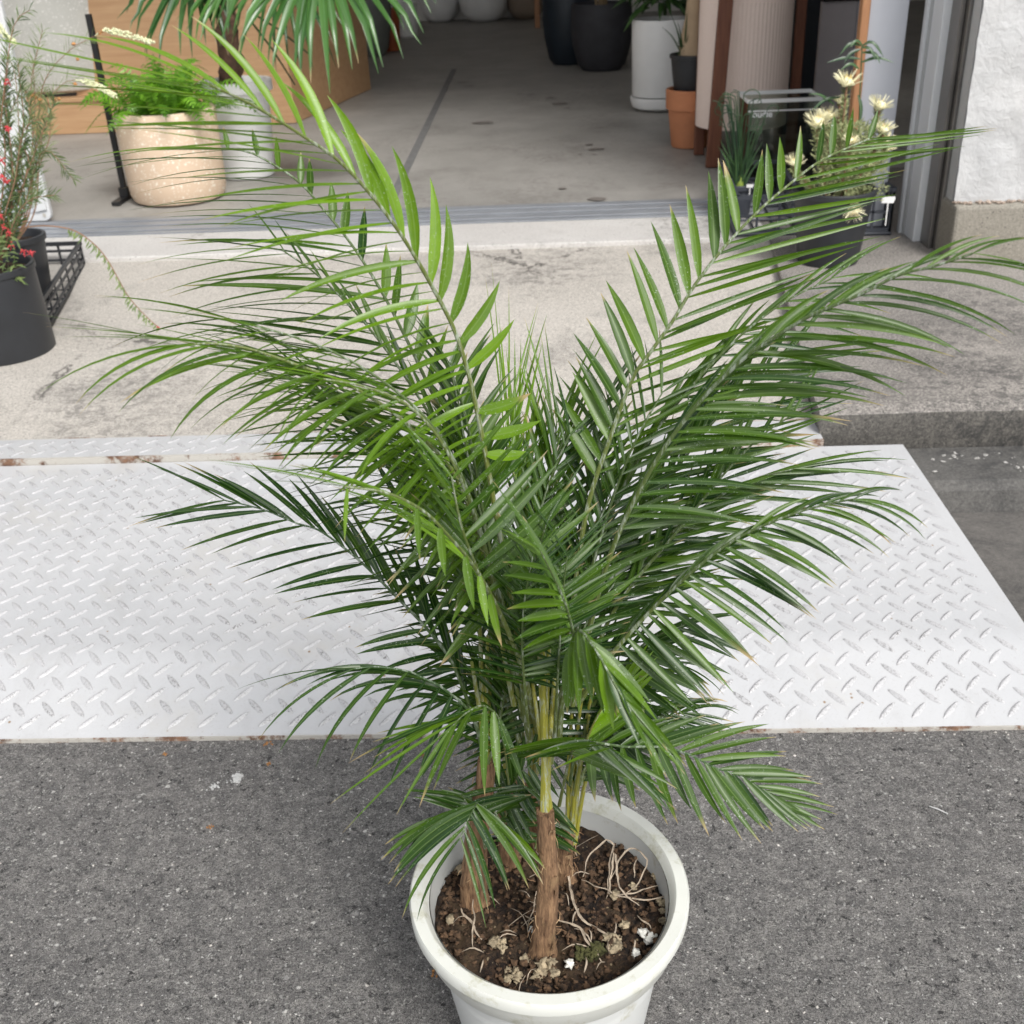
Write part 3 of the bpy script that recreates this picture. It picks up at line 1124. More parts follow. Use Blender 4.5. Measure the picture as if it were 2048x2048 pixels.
def dry_strip(path, w, name='dry_fibre', mt='dry'):
    g = LMB(palm)
    P = smooth_path(path, 22)
    P = [p + Vector((noise.noise(p * 60), noise.noise(p * 60 + Vector((9, 0, 0))), 0)) * .004 for p in P]
    g.blade(P, Vector((0.1, -0.5, 0.85)), w * .56, 0.5, 0, 0.5, prof=lambda u: 0.25 + 0.6 * math.sin(math.pi * min(1, u * 1.02)) + .3 * math.sin(u * 17) ** 2)
    g.out(name, mt, soil)


def sp(*pts):
    return [soilpt(x, y, 0) + Vector((0, 0, h)) for x, y, h in pts]


dry_strip(sp((1145, 1690, .0), (1150, 1650, .02), (1158, 1625, .03), (1140, 1620, .032), (1110, 1640, .02), (1103, 1660, .004)), .0022)
dry_strip(sp((1146, 1695, .0), (1160, 1660, .02), (1190, 1630, .03), (1220, 1655, .028), (1200, 1680, .01), (1180, 1690, .004)), .002)
dry_strip(sp((1150, 1692, .0), (1155, 1655, .025), (1160, 1640, .03), (1172, 1700, .02), (1208, 1715, .004)), .0025)
dry_strip(sp((1100, 1665, .004), (1150, 1688, .006), (1210, 1705, .006), (1262, 1695, .008), (1275, 1690, .012)), .0018)
dry_strip(sp((1140, 1682, .003), (1180, 1695, .008), (1220, 1688, .01), (1242, 1680, .008)), .0016)
dry_strip(sp((1072, 1610, .02), (1075, 1680, .01), (1090, 1730, .006), (1130, 1760, .004), (1175, 1785, .004)), .003)
dry_strip(sp((1055, 1745, .01), (1090, 1760, .01), (1115, 1790, .008), (1135, 1815, .003)), .0028)
dry_strip(sp((1085, 1760, .006), (1110, 1775, .01), (1125, 1800, .004)), .0016)
dry_strip(sp((870, 1720, .005), (890, 1750, .008), (910, 1775, .004)), .0028)
dry_strip(sp((895, 1715, .02), (892, 1760, .01), (893, 1795, .004)), .0018)
dry_strip(sp((1195, 1660, .003), (1200, 1640, .012), (1205, 1635, .016)), .0018)
dry_strip(sp((1200, 1730, .003), (1222, 1750, .006), (1228, 1760, .004)), .002)
dry_strip(sp((1090, 1525, .006), (1130, 1530, .012), (1160, 1545, .006)), .0014)
dry_strip(sp((1180, 1540, .006), (1185, 1560, .01), (1190, 1575, .006)), .0014)
dry_strip(sp((1012, 1690, .01), (1005, 1720, .008), (1000, 1745, .004)), .0016)
for i in range(34):
    a, r_ = rnd.uniform(0, 6.283), 0.13 * math.sqrt(rnd.random())
    c_ = Vector((PX + r_ * math.cos(a), PY + r_ * math.sin(a), ZS + 0.009))
    d = Vector((rnd.uniform(-1, 1), rnd.uniform(-1, 1), 0)).normalized() * rnd.uniform(0.008, 0.022)
    g = LMB(palm)
    g.blade(smooth_path([c_ - d, c_ + Vector((d.y * .2, -d.x * .2, rnd.uniform(.002, .008))), c_ + d], 6), Vector((0, 0, 1)), rnd.uniform(.0005, .0012))
    g.out('dry_fibre', 'dry', soil)

# ---- trunks: (base px, top px, radius)
def pp(x, y, d=0.0):
    return at(x * K, y * K, PY + d)


trunks = {}


def on_soil(x, y):
    return soilpt(x, y)


def trunk(key, base, top_px, top_d, r0, r1):
    b = on_soil(*base)
    t_ = at(top_px[0] * K, top_px[1] * K, b.y + top_d)
    trunks[key] = (b, t_)
    g = LMB(palm)
    n, mr = 26, 14
    rings = []
    off = Vector((rnd.random() * 20, 0, 0))
    for i in range(n + 1):
        u = i / n
        c_ = b.lerp(t_, u) + Vector((0.003 * math.sin(u * 5 + off.x), 0.003 * math.cos(u * 4), 0)) - Vector((0, 0, 0.012 * (1 - u)))
        r_ = lerp(r0, r1, u) * (1 + 0.35 * max(0, 0.08 - u) / 0.08)
        ring = []
        for k in range(mr):
            a = 2 * math.pi * k / mr
            # overlapping leaf-base sheaths make small steps
            stp = ((u * 5 + a / 6.283 * 1.0 + off.x) % 1.0)
            rr = r_ * (1 + 0.16 * (1 - stp) * 0.6 + 0.16 * noise.noise(Vector((math.cos(a) * 2, math.sin(a) * 2, u * 9)) + off))
            ring.append(g.vert(c_ + Vector((rr * math.cos(a), rr * math.sin(a), 0))))
        rings.append(ring)
    for i in range(n):
        for k in range(mr):
            g.face(rings[i][k], rings[i][(k + 1) % mr], rings[i + 1][(k + 1) % mr], rings[i + 1][k])
    g.face(*rings[-1])
    # loose fibres
    for i in range(48):
        u = rnd.uniform(0.02, 0.95)
        a = rnd.uniform(0, 6.283)
        r_ = lerp(r0, r1, u) * 1.04
        c_ = b.lerp(t_, u)
        o_ = Vector((math.cos(a), math.sin(a), 0))
        p0 = c_ + o_ * r_
        p1 = p0 + o_ * rnd.uniform(0.001, 0.006) + Vector((rnd.uniform(-.008, .008), rnd.uniform(-.008, .008), rnd.uniform(-0.03, 0.012)))
        g.cur = 1 if i % 3 == 0 else 0
        g.tube([p0, (p0 + p1) / 2 + o_ * .002, p1], [0.0006, 0.0005, 0.0002], 3, cap=False)
    for i in range(8):
        u = rnd.uniform(0.05, 0.98)
        a = rnd.uniform(3.3, 6.1) if i < 10 else rnd.uniform(0, 6.28)
        r_ = lerp(r0, r1, u) * 1.02
        c_ = b.lerp(t_, u)
        o_ = Vector((math.cos(a), math.sin(a), 0))
        sd_ = Vector((-o_.y, o_.x, 0)) * rnd.uniform(-.012, .012)
        L = rnd.uniform(.012, .032)
        g.cur = 0 if i % 3 else 1
        g.blade([c_ + o_ * r_, c_ + o_ * (r_ + .0015) + Vector((0, 0, L * .5)) + sd_ * .4, c_ + o_ * (r_ + .006) + Vector((0, 0, L)) + sd_], o_, .0035, .5, 0, .4)
    g.cur = 0
    return g.out('trunk', ['bark', 'sheath'])


trunk('front', (1027, 1792), (1032, 1528), 0.0, .0148, .0098)
trunk('left', (893, 1700), (914, 1430), 0.0, .0180, .0100)
trunk('mid', (958, 1625), (958, 1470), 0.0, .014, .010)
trunk('right', (1063, 1655), (1075, 1555), 0.0, .0125, .0085)
trunk('rear', (1012, 1600), (1005, 1480), 0.0, .013, .010)

# petiole bundle rising out of a trunk
def petioles(key, targets, w=.0034):
    b, t_ = trunks[key]
    for (x, y, d, tone) in targets:
        e = at(x * K, y * K, PY + d)
        s0 = t_ + Vector((rnd.uniform(-.006, .006), rnd.uniform(-.006, .006), -0.03))
        midp = s0.lerp(e, 0.5) + Vector((s0.x - e.x, s0.y - e.y, 0)) * 0.12
        P = smooth_path([s0, midp, e], 14)
        g = LMB(palm)
        g.tube(P, [lerp(w * 1.25, w * 0.6, i / 13) for i in range(14)], 7, [lerp(1.0, tone, i / 13) for i in range(14)])
        g.out('petiole', 'palmstem')


petioles('front', ((1016, 1200, -.03, .85), (1026, 1150, -.03, .85), (1037, 1200, -.02, .85), (1046, 1280, -.01, .9), (1005, 1290, -.04, .9)), .0036)
petioles('left', ((905, 1150, 0, .4), (920, 1200, .0, .6), (928, 1230, .02, .6), (890, 1250, -.02, .4), (935, 1120, .03, .4)))
petioles('mid', ((955, 1150, .05, .5), (970, 1180, .05, .5), (945, 1120, .05, .4), (980, 1100, .06, .5)), .0030)
petioles('right', ((1100, 1300, .0, .8), (1130, 1250, .0, .8), (1085, 1250, .0, .7), (1112, 1350, .01, .9), (1150, 1330, .01, .9)), .0028)
petioles('rear', ((1005, 1150, .08, .5), (1025, 1100, .08, .5), (1060, 1120, .08, .5), (990, 1050, .08, .4)), .0030)

LEAFN0 = (-FW * 0.75 + Vector((0, 0, 0.6))).normalized()


def frond(path, n, A, B, s0=0.15, tone=0.3, tonev=0.12, rw=.0040, stemtone=0.2, tipb=0.5, seed=0, gap=0.05, brown=0):
    """path: rachis, photo coordinates (1932 wide) with depth from the pot centre.
    A, B: the two rows of leaflets = (angle at base, angle at tip, (len base, mid, tip), curve base, curve tip, half width px, depth lean, twist)"""
    rr = random.Random(seed + int(path[0][0] * 3 + path[-1][1]))
    P = [pp(*q) for q in path]
    NS = 60
    SP = smooth_path(P, NS)
    g = LMB(palm)
    g.tube(SP, [lerp(rw * .8, rw * 0.2, (i / (NS - 1)) ** 0.8) for i in range(NS)], 7,
           [lerp(min(1, stemtone * .7 + 0.12), stemtone * .5, min(1, i / NS * 1.6)) for i in range(NS)], [brown] * NS)
    rac = g.out('frond', 'palmstem')
    g = LMB(palm)
    nAB = n if isinstance(n, tuple) else (n, n)
    for row, spec in ((0, A), (1, B)):
        n = nAB[row]
        if spec is None:
            continue
        t0, t1, ln, c0, c1, hw, lean, tw = spec
        for i in range(n):
            u = (i + (0.5 if row else 0.0) * 0.8 + rr.uniform(-.22, .22)) / (n - 1)
            u = min(1, max(0, u))
            s = lerp(s0, 1.0, u)
            if rr.random() < gap:
                continue
            f_ = s * (NS - 1)
            j = min(NS - 2, int(f_))
            p = SP[j].lerp(SP[j + 1], f_ - j)
            th = R((tri(t0, u) if isinstance(t0, tuple) else lerp(t0, t1, u)) + rr.gauss(0, 3.0))
            L = tri(ln, u) * rr.uniform(0.88, 1.08)
            dist = (p - O).dot(FW)
            Lm = L * K / FPX * dist
            cv = R(lerp(c0, c1, u) * rr.uniform(0.75, 1.3))
            lw = hw * K / FPX * dist * (1.0 if u < .6 else lerp(1.0, .5, (u - .6) / .4)) * rr.uniform(0.85, 1.12)
            nn = 9
            pts = [p.copy()]
            q = p.copy()
            ln_ = lean + rr.gauss(0, 0.10)
            for k in range(1, nn):
                a = th + cv * ((k - 0.5) / (nn - 1)) ** 1.25
                dv = RT * math.cos(a) + UP * math.sin(a) + FW * ln_
                dv = dv.normalized()
                q = q + dv * (Lm / (nn - 1) * math.sqrt(1 + ln_ * ln_))
                pts.append(q.copy())
            T = (pts[-1] - pts[0]).normalized()
            nr = LEAFN0 - T * LEAFN0.dot(T)
            nr.normalize()
            nr = Matrix.Rotation(R(tw + rr.gauss(0, 16)), 3, T) @ nr
            tb = 1.0 if rr.random() < tipb else 0.0
            tn = min(1, max(0, tone + rr.gauss(0, tonev)))
            tf = rr.uniform(0.05, 0.14)
            if rr.random() < .06:
                tb, tf = 1.0, rr.uniform(.15, .3)
            g.blade(pts, nr, lw, tn, tb, 0.35, tipfrac=tf)
    g.out('leaflets', 'palmleaf', rac, recalc=False)


# --- upper left pair
frond([(1000, 1330, 0), (955, 1080, -.01), (905, 800, -.02), (867, 649, -.03), (819, 547, -.04), (744, 424, -.06), (651, 314, -.08), (566, 253, -.10), (480, 200, -.12), (395, 160, -.15)], (20, 42),
      ((-14, 22, 72, 96, 106, 114, 156), 0, (100, 130, 165, 215, 232, 235, 280), 26, 24, 11.0, -.15, 5), (205, 172, (190, 280, 440), 35, -2, 8.0, -.18, 30), s0=.42, tone=.75, tonev=.10, rw=.0052, stemtone=.5, seed=1)
frond([(960, 1330, .03), (900, 1000, .05), (850, 820, .06), (805, 720, .07), (768, 642, .08), (720, 550, .09), (668, 468, .10), (617, 403, .11), (560, 340, .11), (478, 290, .10), (430, 281, .10)], (20, 38),
      (62, 100, (150, 118, 42), 4, 4, 10, .1, 0), (158, 180, (330, 400, 320), -2, 22, 5.6, -.05, 32), s0=.36, tone=.25, rw=.0046, seed=2)
# --- upper right
frond([(1060, 1330, .02), (1100, 1000, .03), (1150, 830, .04), (1193, 715, .05), (1216, 680, .05), (1267, 609, .06), (1310, 539, .07), (1364, 469, .08), (1431, 398, .09), (1489, 348, .10), (1552, 301, .11), (1640, 262, .12)], (24, 36),
      (122, 74, (150, 185, 62), 6, 6, 10, .05, 0), (26, 8, (270, 330, 260), -6, 2, 5.0, 0, 45), s0=.40, tone=.33, rw=.0050, stemtone=.35, seed=3)
frond([(1080, 1330, 0), (1140, 1080, -.02), (1220, 900, -.04), (1310, 770, -.06), (1397, 682, -.08), (1440, 650, -.09), (1524, 598, -.11), (1575, 576, -.12), (1633, 551, -.13), (1698, 518, -.14), (1760, 503, -.15), (1835, 478, -.16)], (26, 32),
      (66, 30, (190, 180, 160), -10, -34, 6.6, -.1, 25), (8, -2, (250, 320, 280), -14, -34, 6.4, -.15, 20), s0=.36, tone=.22, rw=.0050, stemtone=.2, seed=4)
# --- right mid
frond([(1090, 1330, 0), (1150, 1240, -.02), (1230, 1150, -.03), (1310, 1075, -.05), (1380, 1022, -.06), (1439, 992, -.07), (1504, 967, -.08), (1565, 950, -.09), (1610, 942, -.10)], (22, 26),
      (62, 28, (150, 135, 110), -30, -40, 6, 0, 25), (-48, -4, (190, 210, 160), 6, -38, 7.2, -.1, 8), s0=.25, tone=.16, rw=.0044, seed=5)
frond([(1080, 1330, .04), (1130, 1170, .05), (1220, 1050, .06), (1330, 955, .07), (1420, 905, .07), (1500, 884, .07)], (15, 16),
      (45, 12, (170, 230, 240), -20, -14, 6, 0, 35), (2, 2, (200, 250, 240), -8, -12, 6, 0, 35), s0=.3, tone=.15, seed=6)
frond([(1080, 1330, .05), (1150, 1130, .07), (1230, 960, .09), (1310, 840, .10), (1400, 740, .11), (1490, 665, .12)], (20, 28),
      (85, 55, (190, 190, 150), 0, -6, 7, 0, 30), (22, 8, (220, 240, 220), -6, -6, 6, 0, 40), s0=.25, tone=.12, seed=7)
frond([(1090, 1320, .02), (1160, 1150, .03), (1280, 1000, .04), (1370, 890, .05), (1440, 820, .05), (1500, 780, .05)], 15,
      (80, 60, (190, 180, 120), 0, 0, 6.5, 0, 35), (18, 18, (210, 200, 150), -4, 4, 5, 0, 45), s0=.25, tone=.14, seed=8, tipb=.6)
# --- left mid, drooping
frond([(970, 1330, -.02), (915, 1060, -.04), (860, 900, -.05), (790, 820, -.07), (730, 770, -.08), (650, 722, -.10), (560, 688, -.11), (470, 658, -.12), (400, 648, -.13), (350, 650, -.13)], (24, 32),
      (236, 184, (140, 200, 300), 12, 42, 7.2, -.15, 10), (150, 172, (190, 270, 290), 12, 6, 5.2, -.05, 35), s0=.36, tone=.45, rw=.0046, stemtone=.5, seed=10)
frond([(960, 1330, .02), (900, 1100, .03), (830, 960, .04), (760, 860, .05), (690, 780, .05), (610, 700, .06), (520, 640, .06), (430, 600, .06)], (26, 24),
      (196, 182, (220, 260, 240), 4, 18, 5.5, 0, 45), (120, 165, (130, 190, 240), 12, 18, 6.0, 0, 40), s0=.3, tone=.3, seed=11)
frond([(950, 1330, .04), (880, 1130, .06), (800, 980, .08), (730, 880, .09), (670, 800, .10), (600, 740, .10)], 18,
      (190, 180, (200, 230, 220), 0, 10, 5.5, 0, 45), (95, 130, (160, 170, 150), 5, 10, 6.5, 0, 20), s0=.25, tone=.12, seed=12)
# --- left lower, dark
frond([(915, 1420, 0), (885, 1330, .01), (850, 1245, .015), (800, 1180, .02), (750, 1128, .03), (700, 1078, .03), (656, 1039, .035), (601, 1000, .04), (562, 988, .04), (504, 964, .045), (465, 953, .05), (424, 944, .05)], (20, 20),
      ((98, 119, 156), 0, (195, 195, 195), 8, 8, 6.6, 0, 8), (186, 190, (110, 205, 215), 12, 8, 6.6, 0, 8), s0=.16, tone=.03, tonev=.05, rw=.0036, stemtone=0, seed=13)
# --- low left arch
frond([(915, 1440, -.01), (890, 1350, -.03), (838, 1300, -.05), (800, 1280, -.06), (768, 1266, -.07), (709, 1258, -.08), (668, 1262, -.09)], 8,
      (150, 182, (200, 230, 230), 55, 26, 6, -.1, 10), (250, 205, (150, 215, 240), -10, 42, 7, -.1, 10), s0=.38, tone=.05, tonev=.05, rw=.003, stemtone=0, seed=15, gap=0)
frond([(920, 1440, -.02), (945, 1370, -.05), (915, 1332, -.09), (880, 1345, -.12), (853, 1370, -.15)], (8, 6),
      (178, 218, (240, 260, 260), 14, 8, 5.6, -.1, 15), (-72, -125, (140, 165, 180), 4, 6, 8.5, -.05, 0), s0=.45, tone=.28, rw=.003, seed=16, tipb=.8, gap=0)
# --- small front frond over the rim
frond([(915, 1600, -.01), (905, 1540, -.04), (900, 1518, -.06), (896, 1523, -.075), (881, 1550, -.10), (869, 1580, -.115)], 11,
      (176, 228, (185, 210, 190), 50, 22, 7.5, -.05, 10), (-22, -70, (165, 180, 170), -32, -8, 7.5, -.05, 10), s0=.42, tone=.14, rw=.0024, stemtone=.1, seed=17, tipb=.7, gap=0)
frond([(950, 1560, .01), (930, 1530, .0), (900, 1535, -.01), (870, 1500, -.01)], 7,
      (150, 170, (110, 120, 110), 10, 10, 7, 0, 10), (30, 20, (100, 110, 90), -20, -20, 7, 0, 10), s0=.3, tone=.1, rw=.002, seed=18)
# --- right low
frond([(1075, 1480, 0), (1085, 1430, -.01), (1110, 1402, -.02), (1181, 1409, -.03), (1243, 1409, -.035), (1294, 1421, -.04), (1349, 1448, -.04), (1396, 1464, -.04), (1431, 1484, -.04), (1478, 1514, -.04)], 20,
      (38, -10, (130, 170, 105), -12, -12, 7, 0, 8), (-92, -32, (110, 176, 90), 8, 8, 8.5, -.05, 4), s0=.25, tone=.2, tonev=.08, rw=.003, stemtone=0, seed=19, tipb=.8, gap=0)
frond([(1085, 1500, .0), (1110, 1440, .02), (1160, 1390, .03), (1220, 1360, .04), (1290, 1345, .04)], 16,
      (60, 30, (120, 130, 110), -50, -60, 6, 0, 12), (-20, -14, (120, 140, 110), -10, -10, 7, 0, 8), s0=.2, tone=.06, tonev=.05, rw=.003, seed=20)
# --- centre front fronds coming toward the viewer
frond([(1055, 1520, -.01), (1075, 1430, -.05), (1095, 1398, -.10), (1118, 1400, -.14), (1150, 1412, -.18)], 10,
      (176, 192, (130, 150, 120), 12, 8, 9, -.1, 20), (-18, -42, (170, 190, 170), -12, -10, 8.5, -.1, 12), s0=.42, tone=.22, rw=.003, seed=21, tipb=.7, gap=0)
frond([(1050, 1420, -.01), (1058, 1330, -.04), (1075, 1240, -.09), (1090, 1190, -.14), (1120, 1220, -.18), (1160, 1290, -.21), (1200, 1360, -.23)], 12,
      (-98, -60, (130, 150, 120), 4, 4, 13, -.05, 0), (-52, -38, (150, 170, 150), -8, -8, 11, -.1, 12), s0=.58, tone=.42, rw=.0045, stemtone=.2, seed=22, gap=0)
frond([(1055, 1400, -.01), (1065, 1300, -.04), (1085, 1230, -.09), (1070, 1150, -.14), (1045, 1090, -.17), (1020, 1040, -.19)], 9,
      (110, 122, (150, 160, 150), 4, 4, 9, -.05, 20), (200, 150, (110, 110, 90), 10, 10, 11, -.05, 20), s0=.6, tone=.35, rw=.004, seed=23)
frond([(1015, 1380, -.01), (985, 1260, -.06), (940, 1150, -.11), (895, 1070, -.15), (850, 1015, -.18), (800, 965, -.20), (730, 930, -.22), (650, 918, -.23)], (9, 19),
      (-80, -96, (120, 105, 100), 4, 4, 9, -.1, 0), (120, 172, (150, 250, 260), 18, 8, 5.5, -.05, 35), s0=.5, tone=.62, rw=.005, stemtone=.4, seed=24, gap=.3)
frond([(1005, 1360, -.01), (965, 1230, -.05), (930, 1140, -.08), (895, 1060, -.11), (870, 990, -.13), (852, 900, -.14)], (13, 15),
      (28, 42, (280, 270, 200), 8, 8, 11, -.05, 5), (128, 128, (150, 170, 150), 6, 6, 8, 0, 30), s0=.3, tone=.30, tonev=.08, rw=.0045, stemtone=.4, seed=25)
frond([(1000, 1360, .0), (950, 1180, -.03), (915, 1040, -.06), (880, 930, -.09), (830, 830, -.11), (770, 765, -.12), (690, 730, -.13), (610, 715, -.14)], (17, 15),
      (140, 168, (140, 170, 220), 14, 10, 6.5, -.05, 40), (215, 215, (110, 150, 190), 20, 30, 8, -.1, 20), s0=.36, tone=.5, rw=.0046, stemtone=.4, seed=26)
frond([(985, 1330, .02), (945, 1120, .02), (905, 960, .02), (880, 850, .02), (865, 760, .02), (850, 700, .02)], 15,
      (55, 70, (170, 170, 120), -10, -10, 9, 0, 20), (128, 118, (150, 160, 120), 8, 8, 8, 0, 20), s0=.3, tone=.3, seed=27)
frond([(1010, 1330, .05), (1000, 1140, .06), (985, 980, .07), (965, 880, .07), (950, 820, .07)], 22,
      (75, 78, (150, 230, 300), -2, -4, 4.5, .05, 35), (95, 92, (150, 250, 320), 2, 2, 4.5, .05, 35), s0=.35, tone=.75, tonev=.1, seed=28)
frond([(1030, 1330, .06), (1035, 1120, .07), (1040, 960, .08), (1045, 860, .08), (1050, 800, .08)], 20,
      (62, 70, (150, 210, 200), -2, -4, 5, .05, 30), (112, 100, (150, 200, 210), 2, 2, 5, .05, 30), s0=.35, tone=.45, tonev=.12, seed=29)
frond([(1040, 1330, .05), (1070, 1120, .07), (1100, 960, .08), (1125, 840, .09), (1150, 740, .10)], 15,
      (50, 60, (160, 170, 120), -8, -8, 8, 0, 20), (125, 118, (160, 170, 130), 8, 8, 8, 0, 20), s0=.3, tone=.15, seed=30)
# --- more of the crown
frond([(985, 1340, .01), (930, 1100, .02), (880, 930, .02), (820, 800, .03), (750, 690, .03), (680, 600, .04), (600, 520, .04), (530, 470, .04)], (20, 28),
      (100, 125, (140, 140, 110), 6, 6, 6, 0, 20), (168, 182, (240, 300, 280), 0, 18, 5, -.05, 35), s0=.3, tone=.22, seed=61)
frond([(985, 1340, -.02), (930, 1090, -.04), (880, 920, -.06), (820, 810, -.08), (750, 740, -.09), (660, 680, -.10), (570, 640, -.11), (480, 615, -.12)], (22, 26),
      (225, 188, (130, 180, 240), 12, 35, 5.6, -.1, 15), (140, 170, (160, 220, 260), 14, 8, 4.8, 0, 35), s0=.32, tone=.42, seed=62)
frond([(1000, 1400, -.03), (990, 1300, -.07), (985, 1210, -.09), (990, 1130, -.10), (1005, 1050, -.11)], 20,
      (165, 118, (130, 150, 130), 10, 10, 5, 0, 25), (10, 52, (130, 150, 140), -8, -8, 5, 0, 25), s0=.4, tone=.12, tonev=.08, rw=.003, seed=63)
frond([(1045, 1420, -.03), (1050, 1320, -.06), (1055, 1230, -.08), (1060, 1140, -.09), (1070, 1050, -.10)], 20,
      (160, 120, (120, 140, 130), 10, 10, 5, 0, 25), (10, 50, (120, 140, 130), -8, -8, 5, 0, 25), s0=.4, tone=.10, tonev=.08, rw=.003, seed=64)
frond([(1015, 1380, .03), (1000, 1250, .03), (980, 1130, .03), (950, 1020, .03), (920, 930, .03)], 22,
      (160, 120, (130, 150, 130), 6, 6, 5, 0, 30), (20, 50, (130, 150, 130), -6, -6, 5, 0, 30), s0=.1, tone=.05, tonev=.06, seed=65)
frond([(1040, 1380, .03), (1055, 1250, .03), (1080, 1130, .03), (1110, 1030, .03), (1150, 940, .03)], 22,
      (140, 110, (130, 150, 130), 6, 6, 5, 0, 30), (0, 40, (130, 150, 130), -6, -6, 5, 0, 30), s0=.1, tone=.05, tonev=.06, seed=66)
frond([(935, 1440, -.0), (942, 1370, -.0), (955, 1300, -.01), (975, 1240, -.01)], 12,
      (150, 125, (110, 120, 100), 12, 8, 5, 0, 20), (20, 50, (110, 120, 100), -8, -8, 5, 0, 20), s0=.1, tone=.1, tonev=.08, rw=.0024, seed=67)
frond([(1030, 1360, .03), (1080, 1180, .04), (1150, 980, .05), (1220, 840, .05), (1300, 735, .05), (1390, 640, .05), (1480, 570, .05), (1570, 525, .05)], (24, 26),
      (80, 40, (170, 180, 150), -4, -20, 5.6, 0, 30), (15, 0, (210, 240, 220), -6, -20, 5.6, 0, 30), s0=.3, tone=.2, seed=51)
frond([(990, 1360, .0), (930, 1160, -.01), (870, 990, -.03), (800, 870, -.04), (720, 790, -.05), (640, 740, -.06), (540, 710, -.07)], (22, 24),
      (225, 195, (150, 200, 220), 8, 25, 6, -.1, 15), (135, 165, (150, 200, 230), 12, 12, 5, 0, 40), s0=.3, tone=.32, seed=52)
frond([(1000, 1380, .02), (960, 1200, .02), (925, 1040, .02), (900, 900, .02), (880, 790, .02), (850, 690, .02)], 22,
      (48, 62, (160, 170, 140), -6, -6, 6.5, 0, 25), (138, 122, (150, 170, 140), 6, 6, 6.5, 0, 25), s0=.25, tone=.1, tonev=.07, seed=53)
frond([(1050, 1380, .02), (1085, 1200, .02), (1120, 1060, .02), (1160, 930, .03), (1200, 830, .03), (1250, 740, .04)], 22,
      (112, 96, (160, 170, 140), 4, 4, 6.5, 0, 25), (28, 30, (170, 190, 150), -8, -8, 6.0, 0, 25), s0=.2, tone=.12, tonev=.07, seed=54)
frond([(1000, 1420, -.01), (985, 1300, -.03), (990, 1180, -.05), (1005, 1080, -.07), (1030, 990, -.09)], 16,
      (130, 110, (120, 140, 130), 6, 6, 6, 0, 30), (50, 62, (130, 150, 140), -6, -6, 6, 0, 30), s0=.2, tone=.16, tonev=.1, seed=55)
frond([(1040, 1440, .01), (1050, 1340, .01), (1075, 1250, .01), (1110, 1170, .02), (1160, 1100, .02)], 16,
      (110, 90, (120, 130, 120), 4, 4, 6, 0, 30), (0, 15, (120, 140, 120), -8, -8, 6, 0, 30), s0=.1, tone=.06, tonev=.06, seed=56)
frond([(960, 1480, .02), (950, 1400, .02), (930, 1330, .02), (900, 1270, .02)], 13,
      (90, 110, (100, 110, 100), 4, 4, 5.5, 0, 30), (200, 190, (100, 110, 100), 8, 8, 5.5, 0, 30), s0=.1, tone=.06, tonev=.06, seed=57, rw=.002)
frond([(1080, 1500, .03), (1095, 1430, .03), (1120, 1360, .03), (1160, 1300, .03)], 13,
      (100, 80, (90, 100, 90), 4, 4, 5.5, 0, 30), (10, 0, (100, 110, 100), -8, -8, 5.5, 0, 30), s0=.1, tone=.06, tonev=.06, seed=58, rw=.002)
# --- young bright frond low right of centre
frond([(1085, 1500, .0), (1100, 1420, -.01), (1118, 1370, -.02), (1140, 1330, -.03)], 12,
      (58, 50, (190, 185, 150), 4, 4, 6.5, 0, 10), (44, 40, (170, 170, 140), 2, 4, 6.5, 0, 10), s0=.4, tone=.95, tonev=.05, seed=31, stemtone=.9)
frond([(1095, 1480, .03), (1130, 1390, .04), (1165, 1320, .05), (1200, 1275, .06), (1250, 1245, .06)], 12,
      (40, 12, (140, 150, 130), -50, -60, 4, 0, 30), (0, -10, (140, 150, 130), -40, -50, 4.5, 0, 30), s0=.3, tone=.2, seed=32)
frond([(1090, 1440, .01), (1120, 1330, .02), (1170, 1260, .03), (1230, 1205, .03), (1290, 1180, .03)], 14,
      (50, 20, (130, 140, 110), -20, -20, 8, 0, 10), (-40, -20, (150, 170, 150), -10, -8, 9, 0, 8), s0=.25, tone=.08, tonev=.05, seed=33)
# --- fills behind the centre
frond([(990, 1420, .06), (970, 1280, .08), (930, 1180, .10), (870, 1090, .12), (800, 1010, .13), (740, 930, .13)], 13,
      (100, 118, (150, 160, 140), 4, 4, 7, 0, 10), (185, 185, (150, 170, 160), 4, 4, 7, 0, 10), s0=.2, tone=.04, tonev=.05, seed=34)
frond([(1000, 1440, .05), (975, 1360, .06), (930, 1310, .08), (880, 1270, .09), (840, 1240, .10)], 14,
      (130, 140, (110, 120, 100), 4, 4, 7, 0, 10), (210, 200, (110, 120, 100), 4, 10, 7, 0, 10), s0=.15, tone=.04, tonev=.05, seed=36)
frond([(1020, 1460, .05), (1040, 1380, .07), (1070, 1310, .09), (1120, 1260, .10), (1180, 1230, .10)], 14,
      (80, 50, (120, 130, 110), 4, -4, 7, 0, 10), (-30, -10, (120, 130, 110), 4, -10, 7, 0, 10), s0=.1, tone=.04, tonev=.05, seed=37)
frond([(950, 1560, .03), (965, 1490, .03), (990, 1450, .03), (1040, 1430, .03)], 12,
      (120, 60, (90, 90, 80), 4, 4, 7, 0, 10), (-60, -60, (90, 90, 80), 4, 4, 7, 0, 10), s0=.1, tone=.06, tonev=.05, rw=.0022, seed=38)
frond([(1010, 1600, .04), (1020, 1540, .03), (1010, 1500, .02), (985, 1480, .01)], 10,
      (170, 190, (90, 90, 80), 20, 10, 7, 0, 10), (-10, -30, (80, 90, 80), -30, -30, 7, 0, 10), s0=.1, tone=.1, tonev=.05, rw=.0022, seed=39)
